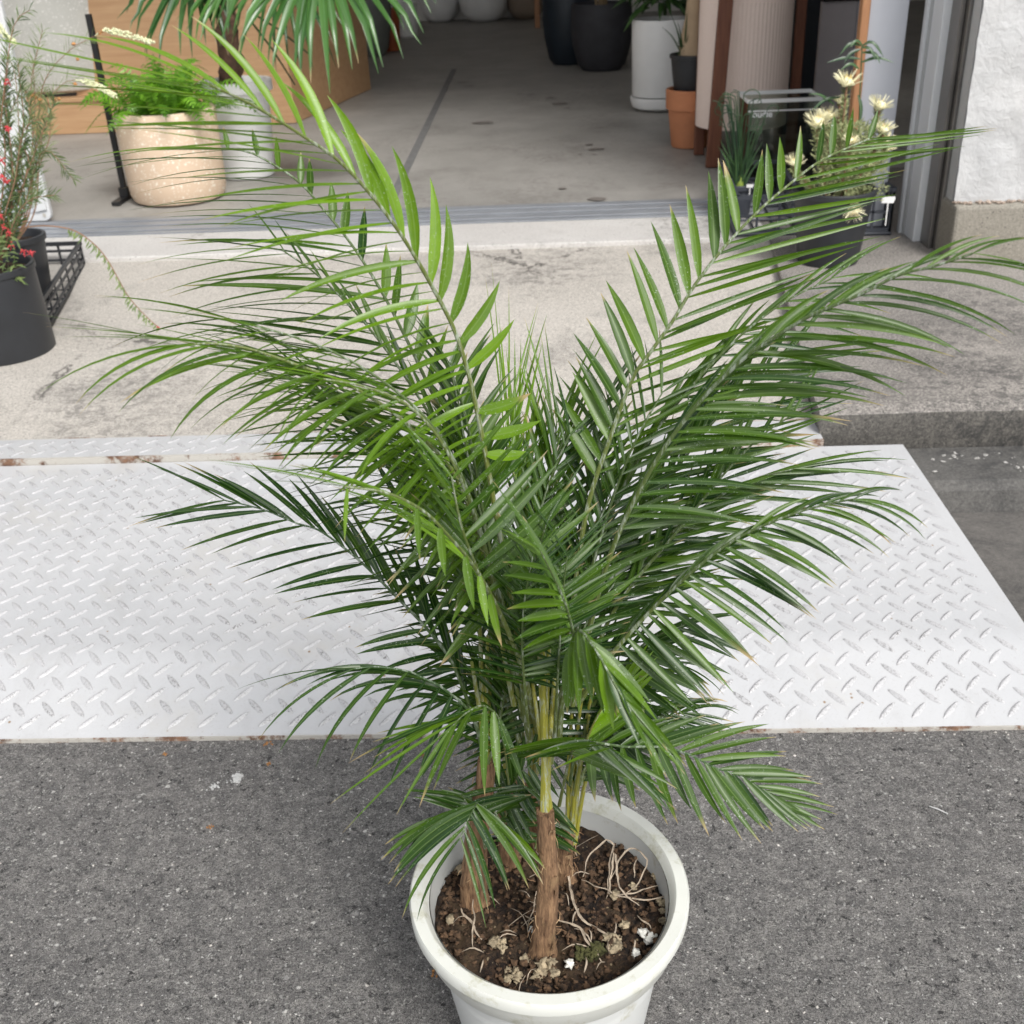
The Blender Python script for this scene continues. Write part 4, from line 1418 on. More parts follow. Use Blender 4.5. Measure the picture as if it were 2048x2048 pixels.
frond([(930, 1420, .02), (960, 1260, .03), (985, 1130, .04), (1010, 1000, .05), (1040, 900, .05), (1075, 820, .05)], 20,
      (110, 100, (130, 150, 130), 6, 6, 8, 0, 20), (20, 45, (150, 170, 140), 0, 0, 8, 0, 20), s0=.2, tone=.12, tonev=.08, seed=40)
frond([(980, 1400, .03), (930, 1260, .04), (900, 1160, .05), (880, 1060, .05), (860, 960, .05), (820, 880, .05)], 20,
      (60, 80, (130, 150, 130), 6, 6, 8, 0, 20), (170, 160, (150, 170, 140), 10, 10, 7, 0, 20), s0=.2, tone=.10, tonev=.08, seed=41)

# ================================================================== GENERIC BUILDERS FOR THE SHOP THINGS
def pot_place(px, py, wpx, z=ZF):
    p = onz(px, py, z)
    dep = (p - O).dot(FW)
    r_ = wpx / 2 * dep / FPX
    return Vector((p.x, p.y + r_, z)), r_, dep


def ztop(px, py, Y):
    return at(px, py, Y).z


def round_pot(root, prof, mat, name='pot', n=64, mats=None):
    g = LMB(root)
    g.lathe(prof, n, root.location)
    return g.out(name, mat)


def soil_disc(root, r_, z, mat='soil'):
    g = LMB(root)
    c_ = root.location
    ring = [g.vert((c_.x + r_ * math.cos(k * math.pi / 18), c_.y + r_ * math.sin(k * math.pi / 18), c_.z + z + 0.004 * noise.noise(Vector((k, z, 1))))) for k in range(36)]
    m_ = g.vert((c_.x, c_.y, c_.z + z + 0.01))
    for k in range(36):
        g.face(m_, ring[k], ring[(k + 1) % 36])
    return g.out('soil', mat, recalc=False)


def walled(r0, r1, h, t=0.012, rim=0.0, rimh=0.0, rb=0.01):
    p = [(0.001, 0.0), (r0 - rb, 0.0), (r0 - rb * .3, rb * .3), (r0, rb)]
    if rim:
        p += [(lerp(r0, r1, 1 - rimh / h), h - rimh), (r1 + rim, h - rimh + 0.002), (r1 + rim, h - 0.003)]
    p += [(r1 + rim - 0.003, h), (r1 - t, h), (r1 - t - 0.002, h - 0.004), (lerp(r0, r1, .4) - t, h * .4)]
    return p


# cream terrazzo pot with fern
c_, r_, dep = pot_place(332, 417, 196)
hh = ztop(325, 232, c_.y - r_) - ZF
fern = thing('potted_fern', 'bright green fern in a cream terrazzo pot just inside the door track', 'potted fern', c_)
R1 = r_ * 1.02
round_pot(fern, [(0.001, 0.0), (r_ * .84, 0.0), (r_ * .93, .010), (r_ * .985, .040), (r_ * 1.0, .09), (R1, hh - 0.01), (R1 - .006, hh), (R1 - .03, hh), (R1 - .035, hh - .01), (R1 - .04, hh * .5)], 'cream')
soil_disc(fern, R1 - .034, hh - .05)
for i in range(95):
    a = rnd.uniform(0, 6.283)
    el = rnd.uniform(0.25, 1.45)
    L = rnd.uniform(0.20, 0.36)
    rw_ = rnd.random() * R1 * .7
    b = c_ + Vector((rw_ * math.cos(a), rw_ * math.sin(a), hh - .045))
    d = Vector((math.cos(a) * math.cos(el), math.sin(a) * math.cos(el), math.sin(el)))
    P = smooth_path([b, b + d * L * .5, b + d * L * .85 + Vector((0, 0, -L * .06)), b + d * L * 1.05 + Vector((math.cos(a) * .04, math.sin(a) * .04, -L * (.2 + .2 * math.cos(el))))], 17)
    g = LMB(fern)
    g.tube(P, [.0016] * 16 + [.0006], 4, .6, cap=False)
    tn = rnd.uniform(.2, 1)
    nrm = (Vector((0, 0, 1)) * 1 + d * -.3 + Vector((rnd.uniform(-.5, .5), rnd.uniform(-.8, .2), 0))).normalized()
    for k in range(2, 16):
        T = (P[min(16, k + 1)] - P[k - 1]).normalized()
        S = T.cross(nrm).normalized()
        N_ = S.cross(T)
        wl_ = 0.046 * math.sin(math.pi * min(1, (k + 1.5) / 17.5)) ** .7
        for sg in (-1, 1):
            for q2 in (0,):
                p0 = P[k - 1].lerp(P[k], q2)
                e = p0 + (S * sg + T * .45).normalized() * wl_ + Vector((0, 0, -.004))
                g.blade([p0, p0.lerp(e, .5), e], N_, .0052, tn + rnd.uniform(-.2, .2), 0, .1, prof=lambda u: (1, 1, .15)[int(u * 2 + .01)])
    g.out('fern_frond', 'fern', recalc=False)

# grey terrazzo planter on a low plywood bench, tall plywood counter behind
yb0 = onz(160, 268, ZF).y
zb = ztop(160, 196, yb0)
xb1 = at(268, 230, yb0).x
root = thing('plywood_bench', 'low plywood bench under the grey terrazzo planter at the left', 'bench', ((xb1 - 1.6) / 1, yb0, ZF))
g = LMB(root)
g.box(xb1 - 3.0, xb1, yb0, yb0 + 1.3, zb - .025, zb)
g.out('bench_top', 'ply', smooth=False, bevel=.003)
g = LMB(root)
g.box(xb1 - 2.98, xb1 - .02, yb0 + .02, yb0 + 1.28, ZF, zb - .027)
g.out('bench_body', 'ply', smooth=False)
cc = onz(592, 246, ZF)
cc2 = onz(742, 178, ZF)
root = thing('plywood_counter', 'tall plywood counter behind the fan palm, its side running back into the shop', 'counter', (cc.x, cc.y, ZF))
g = LMB(root)
xl = at(235, 100, cc.y).x - 2.6
print('CAL counter', cc, cc2, 'bench', yb0, zb)
ov = cc2.x - cc.x
g.hexa([(xl, cc.y, ZF), (cc.x, cc.y, ZF), (cc2.x, cc2.y, ZF), (xl, cc2.y, ZF)], [(xl, cc.y, 1.15), (cc.x, cc.y, 1.15), (cc2.x, cc2.y, 1.15), (xl, cc2.y, 1.15)])
g.out('counter_body', 'ply', smooth=False, bevel=.002)
g = LMB(root)
g.hexa([(xl, cc.y - .02, 1.152), (cc.x + .02, cc.y - .02, 1.152), (cc2.x + .02, cc2.y, 1.152), (xl, cc2.y, 1.152)], [(xl, cc.y - .02, 1.18), (cc.x + .02, cc.y - .02, 1.18), (cc2.x + .02, cc2.y, 1.18), (xl, cc2.y, 1.18)])
g.out('counter_top', 'ply', smooth=False)

pf = at(104, 189, yb0 + .03)
dep = (pf - O).dot(FW)
r_ = 330 / 2 * dep / FPX
c_ = Vector((pf.x, pf.y + r_ * .93, zb))
root = thing('terrazzo_planter', 'big pale grey terrazzo planter with white chips standing on the plywood bench', 'planter', c_)
round_pot(root, [(0.001, .022), (r_ * .80, .022), (r_ * .87, .04), (r_ * .91, .09), (r_ * .95, .40), (r_, .75), (r_ * .98, .76), (r_ * .93, .76), (r_ * .92, .6)], 'greyterr')
round_pot(root, [(0.001, 0), (r_ * .80, 0), (r_ * .80, .022), (0.001, .0225)], 'black', 'foot')  # black disc put in for the shadow line beneath the planter
soil_disc(root, r_ * .92, .7)

# black pole stand
p0 = onz(252, 398, ZF)
zt = ztop(178, 28, p0.y)
root = thing('pole_stand', 'thin black metal pole standing on the floor behind the cream pot', 'pole', p0)
g = LMB(root)
g.box(p0.x - .013, p0.x + .013, p0.y - .013, p0.y + .013, ZF, zt)
g.out('pole', 'black', smooth=False, bevel=.002)
g = LMB(root)
g.box(p0.x - .02, p0.x + .02, p0.y - .15, p0.y + .15, ZF, ZF + .018)
g.box(p0.x - .022, p0.x + .022, p0.y - .02, p0.y + .02, ZF + .0182, ZF + .06)
g.out('pole_foot', 'black', smooth=False)

# white plastic sign board at the left
yb_ = onz(90, 445, ZF).y
pr = onz(112, 440, ZF)
wB, hB = .46, .98
root = thing('sign_board', 'white plastic stand board with rounded corner standing behind the flowering shrub', 'sign board', (pr.x - wB / 2, yb_, ZF))
cx = pr.x - wB / 2


def rrect(x0, x1, z0, z1, r, n=5):
    o_ = []
    for (cx_, cz_, a0) in ((x1 - r, z1 - r, 0), (x0 + r, z1 - r, 90), (x0 + r, z0 + r, 180), (x1 - r, z0 + r, 270)):
        for k in range(n + 1):
            a = R(a0 + 90 * k / n)
            o_.append((cx_ + r * math.cos(a), cz_ + r * math.sin(a)))
    return o_


g = LMB(root)
g.prism(rrect(cx - wB / 2, cx + wB / 2, ZF + .004, ZF + hB, .035), 1, yb_, yb_ + .035)
g.out('board_frame', 'board', bevel=.006)
g = LMB(root)
g.prism(rrect(cx - wB / 2 + .06, cx + wB / 2 - .07, ZF + .30, ZF + hB - .06, .02), 1, yb_ - .004, yb_ - .0005)
g.out('board_face', 'board')
g = LMB(root)
g.prism(rrect(cx - wB / 2 + .06, cx + wB / 2 - .075, ZF + .05, ZF + .235, .01), 1, yb_ - .006, yb_ - .0005)
g.out('lower_recess', 'boardgrey')
g = LMB(root)
g.prism([(cx + wB / 2 - .07, ZF + .05), (cx + wB / 2 - .01, ZF + .06), (cx + wB / 2 - .01, ZF + .235), (cx + wB / 2 - .07, ZF + .235)], 1, yb_ - .012, yb_ - .0005)
g.out('side_block', 'board', smooth=False, bevel=.004)
g = LMB(root)
g.lathe([(0.0005, 0.002), (.008, .001), (.008, -.003)], 12, (0, 0, 0))
g2 = LMB(root)
ring = [g2.vert((cx + wB / 2 - .03 + .008 * math.cos(k * .524), yb_ - .0035, ZF + .035 + .010 * math.sin(k * .524))) for k in range(12)]
g2.face(*ring)
g2.out('rusty_screw', 'rust', recalc=False)

# fan palm in white pot
c_, r_, dep = pot_place(484, 361, 108)
hh = ztop(480, 168, c_.y - r_ * 1.2) - ZF
fan = thing('potted_fan_palm', 'fan palm with drooping glossy leaves in a white pot beside the plywood counter', 'potted fan palm', c_)
R1 = r_ * 1.24
pt_ = round_pot(fan, walled(r_, R1 * .98, hh, .01, .018, .055), 'whiteglaze')
soil_disc(fan, R1 * .9 - .02, hh - .04)
tt = at(452, 40, c_.y)
g = LMB(fan)
tb_ = c_ + Vector((-.03, 0, hh - .05))
pts = smooth_path([tb_, tb_.lerp(tt, .35) + Vector((.012, 0, 0)), tb_.lerp(tt, .7), tt, tt + Vector((0, 0, .2))], 18)
rings = []
for i, p in enumerate(pts):
    rad = .062 * (1 - .25 * i / 17)
    ring = []
    for k in range(14):
        a = k / 14 * 6.283
        rr = rad * (1 + .28 * noise.noise(Vector((math.cos(a) * 2, math.sin(a) * 2, i * .8))) + .1 * ((i * .7 + k / 14) % 1))
        ring.append(g.vert(p + Vector((rr * math.cos(a), rr * math.sin(a), 0))))
    rings.append(ring)
for i in range(17):
    for k in range(14):
        g.face(rings[i][k], rings[i][(k + 1) % 14], rings[i + 1][(k + 1) % 14], rings[i + 1][k])
g.out('trunk', 'trunk')


def fan_leaf(base, hub_px, hub_py, hub_y, a0, a1, n, L, tone, droop=.5, wseg=.021, seedv=0):
    rr = random.Random(seedv)
    hub = at(hub_px, hub_py, hub_y)
    g = LMB(fan)
    g.tube(smooth_path([base, base.lerp(hub, .5) + Vector((0, 0, .05)), hub], 10), [.007, .006, .006, .006, .005, .005, .005, .005, .004, .004], 6, .4)
    lf = g.out('fan_leaf', 'fan')
    g = LMB(fan)
    for i in range(n):
        th = R(lerp(a0, a1, i / (n - 1)) + rr.gauss(0, 2))
        l_ = L * rr.uniform(.86, 1.05) * (1 - .12 * abs(2 * i / (n - 1) - 1))
        dv = (RT * math.cos(th) + UP * math.sin(th) - FW * .28).normalized()
        pts = []
        q = hub.copy()
        kink = rr.uniform(.62, .8)
        for k in range(11):
            pts.append(q.copy())
            u = k / 10
            dd = dv + Vector((0, 0, -1)) * (droop * u * u * 1.4 + (.9 if u > kink and rr.random() < .75 else 0))
            q = q + dd.normalized() * (l_ / 10)
        nr = (-FW + Vector((0, 0, .8))).normalized()
        T = (pts[5] - pts[0]).normalized()
        nr = Matrix.Rotation(R(rr.uniform(-22, 22)), 3, T) @ nr
        g.blade(pts, nr, wseg, min(1, max(0, tone + rr.gauss(0, .18))), 1 if rr.random() < .25 else 0, .45, tipfrac=.05,
                prof=lambda u: (.22 + u * 1.75) if u < .42 else max(0.03, 1 - ((u - .42) / .58) ** 1.4))
    g.out('leaf_segments', 'fan', lf, recalc=False)


yF = c_.y
top_ = pts[-1] if False else tt
fan_leaf(tt, 640, -120, yF - .35, 205, 338, 24, .78, .55, .42, .024, 1)
fan_leaf(tt, 390, -95, yF - .15, 215, 300, 13, .62, .02, .25, .02, 2)
fan_leaf(tt, 470, -60, yF - .30, 200, 262, 11, .42, .75, .45, .017, 3)
fan_leaf(tt, 560, -100, yF + .25, 235, 320, 12, .75, .1, .5, .014, 4)
g = LMB(fan)
for (x0, y0, x1, y1) in ((500, 40, 590, 170), (495, 20, 620, 110), (470, 90, 505, 155)):
    g.tube([at(x0, y0, yF + .05), at((x0 + x1) / 2, (y0 + y1) / 2 - 6, yF + .05), at(x1, y1, yF + .05)], [.006, .005, .004], 6, .2)
g.out('leaf_stalk', 'dark')


# ---- generic round things in the back of the shop
def simple_pot(name, label, px, py, wpx, pytop, mat, shape='round', rimk=0.0, group=None, soil=True, z=ZF):
    c_, r_, dep = pot_place(px, py, wpx, z)
    h_ = max(.1, ztop(px, pytop, c_.y - r_) - z) if pytop is not None else r_ * 1.6
    root = thing(name, label, 'plant pot', c_, group)
    if shape == 'egg':
        p = [(0.001, 0), (r_ * .50, 0), (r_ * .72, h_ * .06), (r_ * .92, h_ * .22), (r_, h_ * .45), (r_ * .97, h_ * .72), (r_ * .86, h_ * .95), (r_ * .84, h_), (r_ * .76, h_), (r_ * .8, h_ * .8)]
    elif shape == 'tub':
        p = [(0.001, 0), (r_ * .62, 0), (r_ * .78, h_ * .08), (r_ * .95, h_ * .38), (r_, h_ * .62), (r_ * .97, h_ * .98), (r_ * .95, h_), (r_ * .88, h_), (r_ * .86, h_ * .8)]
    elif shape == 'rim':
        p = walled(r_ * .76, r_ * .93, h_, .012, r_ * .07, h_ * .2)
    elif shape == 'cyl':
        p = walled(r_ * .92, r_, h_, .015)
    round_pot(root, p, mat)
    if soil:
        soil_disc(root, r_ * .82, h_ * .9)
    return root, c_, r_, h_


simple_pot('ceramic_pot', 'large dull grey green pot on the shop floor behind the fan palm leaves', 728, 117, 112, -70, 'greypot', 'tub')
simple_pot('plastic_pot', 'slim orange brown plastic pot beside the grey green pot', 783, 104, 42, 17, 'orangepl', 'rim', soil=False)
simple_pot('plastic_pot', 'tall white plastic pot behind the orange brown one', 815, 76, 48, -8, 'whiteglaze', 'rim', soil=False)
simple_pot('ceramic_pot', 'rounded white pot by the back wall, next to the tall white plastic pot', 878, 46, 78, -50, 'whiteglaze', 'egg', soil=False)
simple_pot('ceramic_pot', 'wider rounded white pot at the back, between a white pot and a taupe pot', 966, 46, 98, -55, 'whiteglaze', 'egg', soil=False)
simple_pot('ceramic_pot', 'rounded taupe brown pot at the far back near a wooden leg', 1052, 40, 76, -40, 'brownpot', 'egg', soil=False)
r1, c1, rr1, h1 = simple_pot('ceramic_pot', 'very dark navy tapered pot left of the charcoal pot', 1140, 133, 106, -20, 'navyglaze', 'tub')
r2, c2, rr2, h2 = simple_pot('ceramic_pot', 'wide charcoal rounded pot with plant stems beside the tall white planter', 1206, 146, 124, 10, 'darkglaze', 'tub')
g = LMB(r2)
for i in range(10):
    b = c2 + Vector((rnd.uniform(-.05, .05), rnd.uniform(-.03, .03), h2 * .9))
    g.tube([b, b + Vector((rnd.uniform(-.02, .02), 0, .3))], .012, 5, .5)
g.out('stem', plain('pale_cane', (0.25, 0.18, 0.10), .8, .3, 20))


def leafy(root, cen, R0, n, L, w, mat, up=.4, seed=0, name='foliage', stuffy=False):
    rr = random.Random(seed)
    g = LMB(root)
    for i in range(n):
        a = rr.uniform(0, 6.283)
        el = rr.uniform(-.4, 1.3)
        d = Vector((math.cos(a) * math.cos(el), math.sin(a) * math.cos(el), math.sin(el)))
        b = cen + d * R0 * rr.uniform(.05, .55)
        e = b + d * L * rr.uniform(.6, 1.1) + Vector((0, 0, -.25 * L))
        g.blade(smooth_path([b, b.lerp(e, .5) + Vector((0, 0, L * .15)), e], 6), (Vector((0, 0, 1)) - d * .3 + Vector((rr.uniform(-.5, .5), rr.uniform(-.8, .3), 0))).normalized(), w, rr.random(), 0, .3)
    return g.out(name, mat, recalc=False)


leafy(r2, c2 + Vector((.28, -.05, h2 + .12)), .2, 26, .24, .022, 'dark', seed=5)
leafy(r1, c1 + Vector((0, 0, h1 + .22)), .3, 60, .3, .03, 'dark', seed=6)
# wooden leg of a stand, far back
p = onz(1075, 56, ZF)
root = thing('display_stand', 'pale wooden stand leg beside the dark navy pot at the back', 'stand', p)
for dx in (0, .5):
    g = LMB(root)
    g.box(p.x + dx - .03, p.x + dx + .03, p.y, p.y + .06, ZF, ZF + .75)
    g.out('leg', 'pinewood', smooth=False)
g = LMB(root)
g.box(p.x - .03, p.x + .55, p.y - .005, p.y + .6, ZF + .752, ZF + .79)
g.out('stand_top', 'pinewood', smooth=False)

# tall white cylinder with saucer
c_, r_, dep = pot_place(1325, 226, 118)
hh = ztop(1325, 42, c_.y - r_) - ZF
root = thing('tall_planter', 'tall matt white cylinder planter on a white saucer, dark foliage on top', 'planter', c_)
round_pot(root, [(0.001, 0), (r_ * .75, 0), (r_ * .95, .02), (r_ * 1.03, .06), (r_ * 1.03, .085), (r_ * .97, .085), (0.001, .08)], 'whiteglaze', 'saucer')
round_pot(root, [(0.001, .09), (r_ * .93, .09), (r_ * .965, .10), (r_, hh - .02), (r_ * .985, hh), (r_ * .93, hh), (r_ * .92, hh - .1)], 'whiteglaze', 'pot')
round_pot(root, [(r_ * .955, .0855), (r_ * .955, .0895)], 'black', 'shadow_gap')
soil_disc(root, r_ * .92, hh - .06)
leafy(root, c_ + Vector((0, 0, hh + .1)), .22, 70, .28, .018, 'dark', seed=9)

# terracotta pot with small black pot stood in it
c_, r_, dep = pot_place(1384, 298, 76)
hh = ztop(1378, 182, c_.y - r_) - ZF
r_t = r_ * 1.32
root = thing('terracotta_pot', 'orange terracotta pot with thick rim, half hidden by the linen lamp', 'plant pot', c_)
p = [(0.001, 0), (r_ * .96, 0), (r_, .01), (r_ * 1.2, hh * .66), (r_t, hh * .665), (r_t * 1.02, hh - .004), (r_t * .99, hh), (r_t * .88, hh), (r_t * .84, hh - .02), (r_t * .7, hh * .3)]
round_pot(root, p, 'terracotta')
zb2 = ZF + hh - .05
cb = Vector((c_.x + .0, c_.y, zb2))
hb = ztop(1365, 112, c_.y - .1) - zb2
root = thing('nursery_pot', 'small black pot with a mossy tan trunk, stacked inside the terracotta pot', 'potted plant', cb)
rb_ = r_ * .9
round_pot(root, walled(rb_, rb_ * 1.28, hb, .008, .005, .02), 'blackplastic')
soil_disc(root, rb_ * 1.15, hb - .03, 'moss')
g = LMB(root)
tp = at(1392, 0, cb.y)
b = cb + Vector((.02, .0, hb - .04))
g.tube(smooth_path([b, b.lerp(tp, .3) + Vector((-.02, 0, 0)), tp, tp + Vector((0, 0, .3))], 12), [.10, .085, .07, .06, .052, .05, .047, .044, .04, .04, .04, .04], 12, .5)
g.out('trunk', 'tan')
g = LMB(root)
b = cb + Vector((-rb_ * .55, -rb_ * .3, hb - .03))
for i in range(16):
    a = rnd.uniform(0, 6.283)
    e = b + Vector((math.cos(a) * rnd.uniform(.03, .14), math.sin(a) * .06, rnd.uniform(.10, .28)))
    g.blade(smooth_path([b, b.lerp(e, .5) + Vector((0, 0, .03)), e], 7), Vector((0, -1, .3)), .004, rnd.random() * .5, 0, .3)
for i in range(22):
    a = rnd.uniform(0, 6.283)
    q = b + Vector((0, 0, rnd.uniform(.02, .10)))
    e = q + Vector((math.cos(a) * .05, math.sin(a) * .04, .015))
    g.blade([q, q.lerp(e, .5), e], Vector((0, -.6, 1)), .006, .2, 0, .3)
g.out('sprig', 'dark', recalc=False)

# linen lamp: pleated drum held by red-brown wooden legs
lf = onz(1424, 334, ZF)
lb = onz(1397, 309, ZF)
Yl = lf.y + .30
ls = at(1480, 250, Yl)
dep = (ls - O).dot(FW)
rl = 176 / 2 * dep / FPX
lc = Vector((ls.x, Yl, ZF))
zs0 = ztop(1500, 262, Yl - rl)
root = thing('floor_lamp', 'tall pleated linen drum lamp on red brown wooden legs', 'floor lamp', lc)
g = LMB(root)
g.lathe([(rl - .006, zs0 - ZF + .01), (rl, zs0 - ZF), (rl, 1.9), (rl - .006, 1.9)], 288, lc, pleat=.006, pn=72)
g.out('lamp_shade', 'linen')
legs = [lf, lb, Vector((at(1592, 150, Yl).x, Yl, ZF)), Vector((lc.x + .1, lc.y + rl * 1.05, ZF))]
for q in legs:
    g = LMB(root)
    lean = (Vector((lc.x, lc.y, ZF)) - q) * 0.0
    tp_ = at(1452, 0, q.y) if q is lf else q
    w_ = .034 if q is lf else .026
    tx = q.x
    if q is lf:
        # the leg leans outward at the foot
        zt_ = at(1452, 0, q.y).z
        tx = at(1452, 0, q.y).x
        sl_ = (tx - q.x) / (zt_ - ZF)
        tx = q.x + sl_ * 1.8
    g.hexa([(q.x - w_, q.y - .02, ZF), (q.x + w_, q.y - .02, ZF), (q.x + w_, q.y + .02, ZF), (q.x - w_, q.y + .02, ZF)],
           [(tx - w_, q.y - .02, ZF + 1.8), (tx + w_, q.y - .02, ZF + 1.8), (tx + w_, q.y + .02, ZF + 1.8), (tx - w_, q.y + .02, ZF + 1.8)])
    g.out('leg', 'redwood', smooth=False, bevel=.005)
print('CAL lamp', lc, rl, zs0)

# boards leaning beyond the lamp
def upright(name, label, cat, x0, x1, yb_px, Y, mat, z1=2.2, thick=.04, part='board'):
    a, b = at(x0, yb_px, Y), at(x1, yb_px, Y)
    root = thing(name, label, cat, ((a.x + b.x) / 2, Y, ZF))
    g = LMB(root)
    g.box(a.x, b.x, Y, Y + thick, ZF, z1)
    g.out(part, mat, smooth=False, bevel=.004)
    return root, a, b


ry = lc.y + .55
upright('dark_partition', 'dark navy upright panel right behind the linen lamp', 'panel', 1566, 1640, 150, ry, 'navy')
root, a, b = upright('display_screen', 'mauve grey upright screen with a pale right edge, beyond the dark panel', 'panel', 1632, 1702, 150, ry - .12, 'mauve', z1=ztop(1680, 2, ry - .12))
g = LMB(root)
g.box(b.x + .001, b.x + .05, ry - .125, ry - .08, ZF, ztop(1700, 2, ry - .12))
g.out('pale_edge', 'panel', smooth=False)
g = LMB(root)
g.box(a.x, b.x + .05, ry - .13, ry - .06, ztop(1680, 2, ry - .12) + .001, ztop(1680, 2, ry - .12) + .08)
g.out('dark_cap', 'black', smooth=False)
yq = yjb + .03
root, a, b = upright('sliding_door', 'pale bluish white door leaf edged with an orange wooden pole, beside the door frame', 'door', 1726, 1802, 150, yq, 'panel', z1=3.0, thick=.04, part='door_leaf')
g = LMB(root)
pa = at(1708, 150, yq)
g.box(pa.x, a.x - .002, yq - .02, yq + .03, ZF, 3.0)
g.out('wooden_pole', 'pinewood', smooth=False, bevel=.006)


# ---- crates
def crate(name, label, fl, fr, bl_, br_, z0, h, mat, nx=5, ny=6, nz=2, t=.006, group=None):
    """open lattice crate; corners given as (x,y)"""
    c_ = Vector(((fl[0] + br_[0]) / 2, (fl[1] + br_[1]) / 2, z0))
    root = thing(name, label, 'crate', c_, group)
    fl, fr, bl_, br_ = [Vector((q[0], q[1], 0)) for q in (fl, fr, bl_, br_)]

    def wall(p, q, nm, cols):
        g = LMB(root)
        d = (q - p)
        L = d.length
        d.normalize()
        nrm = Vector((-d.y, d.x, 0)) * t

        def bar(u0, u1, z_0, z_1, k=1.0):
            a, b = p + d * u0, p + d * u1
            nn = nrm * k
            g.hexa([(a.x, a.y, z_0), (b.x, b.y, z_0), ((b + nn).x, (b + nn).y, z_0), ((a + nn).x, (a + nn).y, z_0)],
                   [(a.x, a.y, z_1), (b.x, b.y, z_1), ((b + nn).x, (b + nn).y, z_1), ((a + nn).x, (a + nn).y, z_1)])
        bar(-.004, L + .004, z0 + h - .016, z0 + h, 1.8)
        bar(0, L, z0, z0 + h * .16, 1.1)
        for k in range(1, nz):
            zz = z0 + h * k / nz
            bar(0, L, zz - .005, zz + .005)
        for k in range(cols + 1):
            u = L * k / cols
            ww = .010 if k in (0, cols) else .0045
            bar(max(0, u - ww), min(L, u + ww), z0 + h * .16, z0 + h - .016, .9)
        g.out(nm, mat, smooth=False)
    wall(fl, fr, 'crate_side', nx)
    wall(fr, br_, 'crate_side', ny)
    wall(br_, bl_, 'crate_side', nx)
    wall(bl_, fl, 'crate_side', ny)
    g = LMB(root)
    for k in range(nx + 1):
        a = fl.lerp(fr, k / nx)
        b = bl_.lerp(br_, k / nx)
        g.tube([(a.x, a.y, z0 + .008), (b.x, b.y, z0 + .008)], .005, 4)
    for k in range(ny + 1):
        a = fl.lerp(bl_, k / ny)
        b = fr.lerp(br_, k / ny)
        g.tube([(a.x, a.y, z0 + .009), (b.x, b.y, z0 + .009)], .0055, 4)
    g.out('crate_floor', mat, smooth=False)
    return root


def padz(y):
    return lerp(zb0, zb1, (y - y_lip1) / (yb - y_lip1))


q0 = onz(100, 664, .155)
q1 = onz(172, 530, .172)
wv = .40
dirv = (q1 - q0)
print('CAL crate', q0, q1)
q1 = Vector((q1.x + .0, q1.y, 0))
lft = Vector((-1, .0, 0)) * .40
crate('plastic_crate', 'black lattice plastic crate on the concrete at the left, holding a black pot',
      (q0.x + lft.x, q0.y), (q0.x, q0.y), (q1.x + lft.x, q1.y), (q1.x, q1.y), padz(q0.y) + .002, .115, 'blackplastic', 4, 7, 3)


def nursery_pot(name, label, c_, r_top, r_bot, h, cat='potted plant', mat='blackplastic', holes=True, group=None):
    root = thing(name, label, cat, c_, group)
    round_pot(root, walled(r_bot, r_top, h, .006, .006, .022, .006), mat)
    soil_disc(root, r_top * .93, h - .03)
    return root


pc1 = onz(60, 752, .145)
cpx = onz(-22, 735, .145)
dpt = (cpx - O).dot(FW)
rb1 = 97 * dpt / FPX
shr = nursery_pot('flowering_shrub', 'needle leaved shrub with small red flowers in the front black pot at the left edge',
                  Vector((cpx.x, cpx.y + rb1 * .9, padz(cpx.y))), rb1 * .94, rb1 * .99, .30, 'potted shrub')
S1 = Vector(shr.location)
cp2 = onz(62, 612, padz(3.3) + .03)
shr2 = nursery_pot('flowering_shrub', 'shrub with pale catkin blossoms in the black pot standing in the lattice crate',
                   Vector((cp2.x - .045, cp2.y + .10, padz(cp2.y) + .016)), .105, .085, .24, 'potted shrub')
S2 = Vector(shr2.location)
print('CAL pots', S1, S2, rb1)


def needle_branch(g, P, n, L, w, tone, ang=.8, start=.15, rr=rnd):
    NS = len(P)
    for i in range(n):
        u = lerp(start, 1, i / (n - 1))
        f_ = u * (NS - 1)
        j = min(NS - 2, int(f_))
        p = P[j].lerp(P[j + 1], f_ - j)
        T = (P[j + 1] - P[j]).normalized()
        a = rr.uniform(0, 6.283)
        A = T.orthogonal().normalized()
        B = T.cross(A)
        d = (A * math.cos(a) + B * math.sin(a)) * ang + T * .75
        d.normalize()
        e = p + d * L * rr.uniform(.6, 1.15)
        g.blade([p, p.lerp(e, .5) + Vector((0, 0, .002)), e], (Vector((0, -1, .6)) + A * .4).normalized(), w, min(1, max(0, tone + rr.gauss(0, .25))), 0, .3)


def blossom(root, cen, n, r_, mat, name='blossom'):
    g = LMB(root)
    for i in range(n):
        d = Vector((rnd.gauss(0, 1), rnd.gauss(0, 1), rnd.gauss(0, 1))).normalized()
        p = cen + d * r_ * rnd.random()
        g.blob(p, r_ * rnd.uniform(.14, .26), 4, .3, 1.1)
        g.tube([p, p + d * r_ * .5 + Vector((0, 0, -r_ * .2))], [.0012, .0007], 3, cap=False)
    g.out(name, mat)


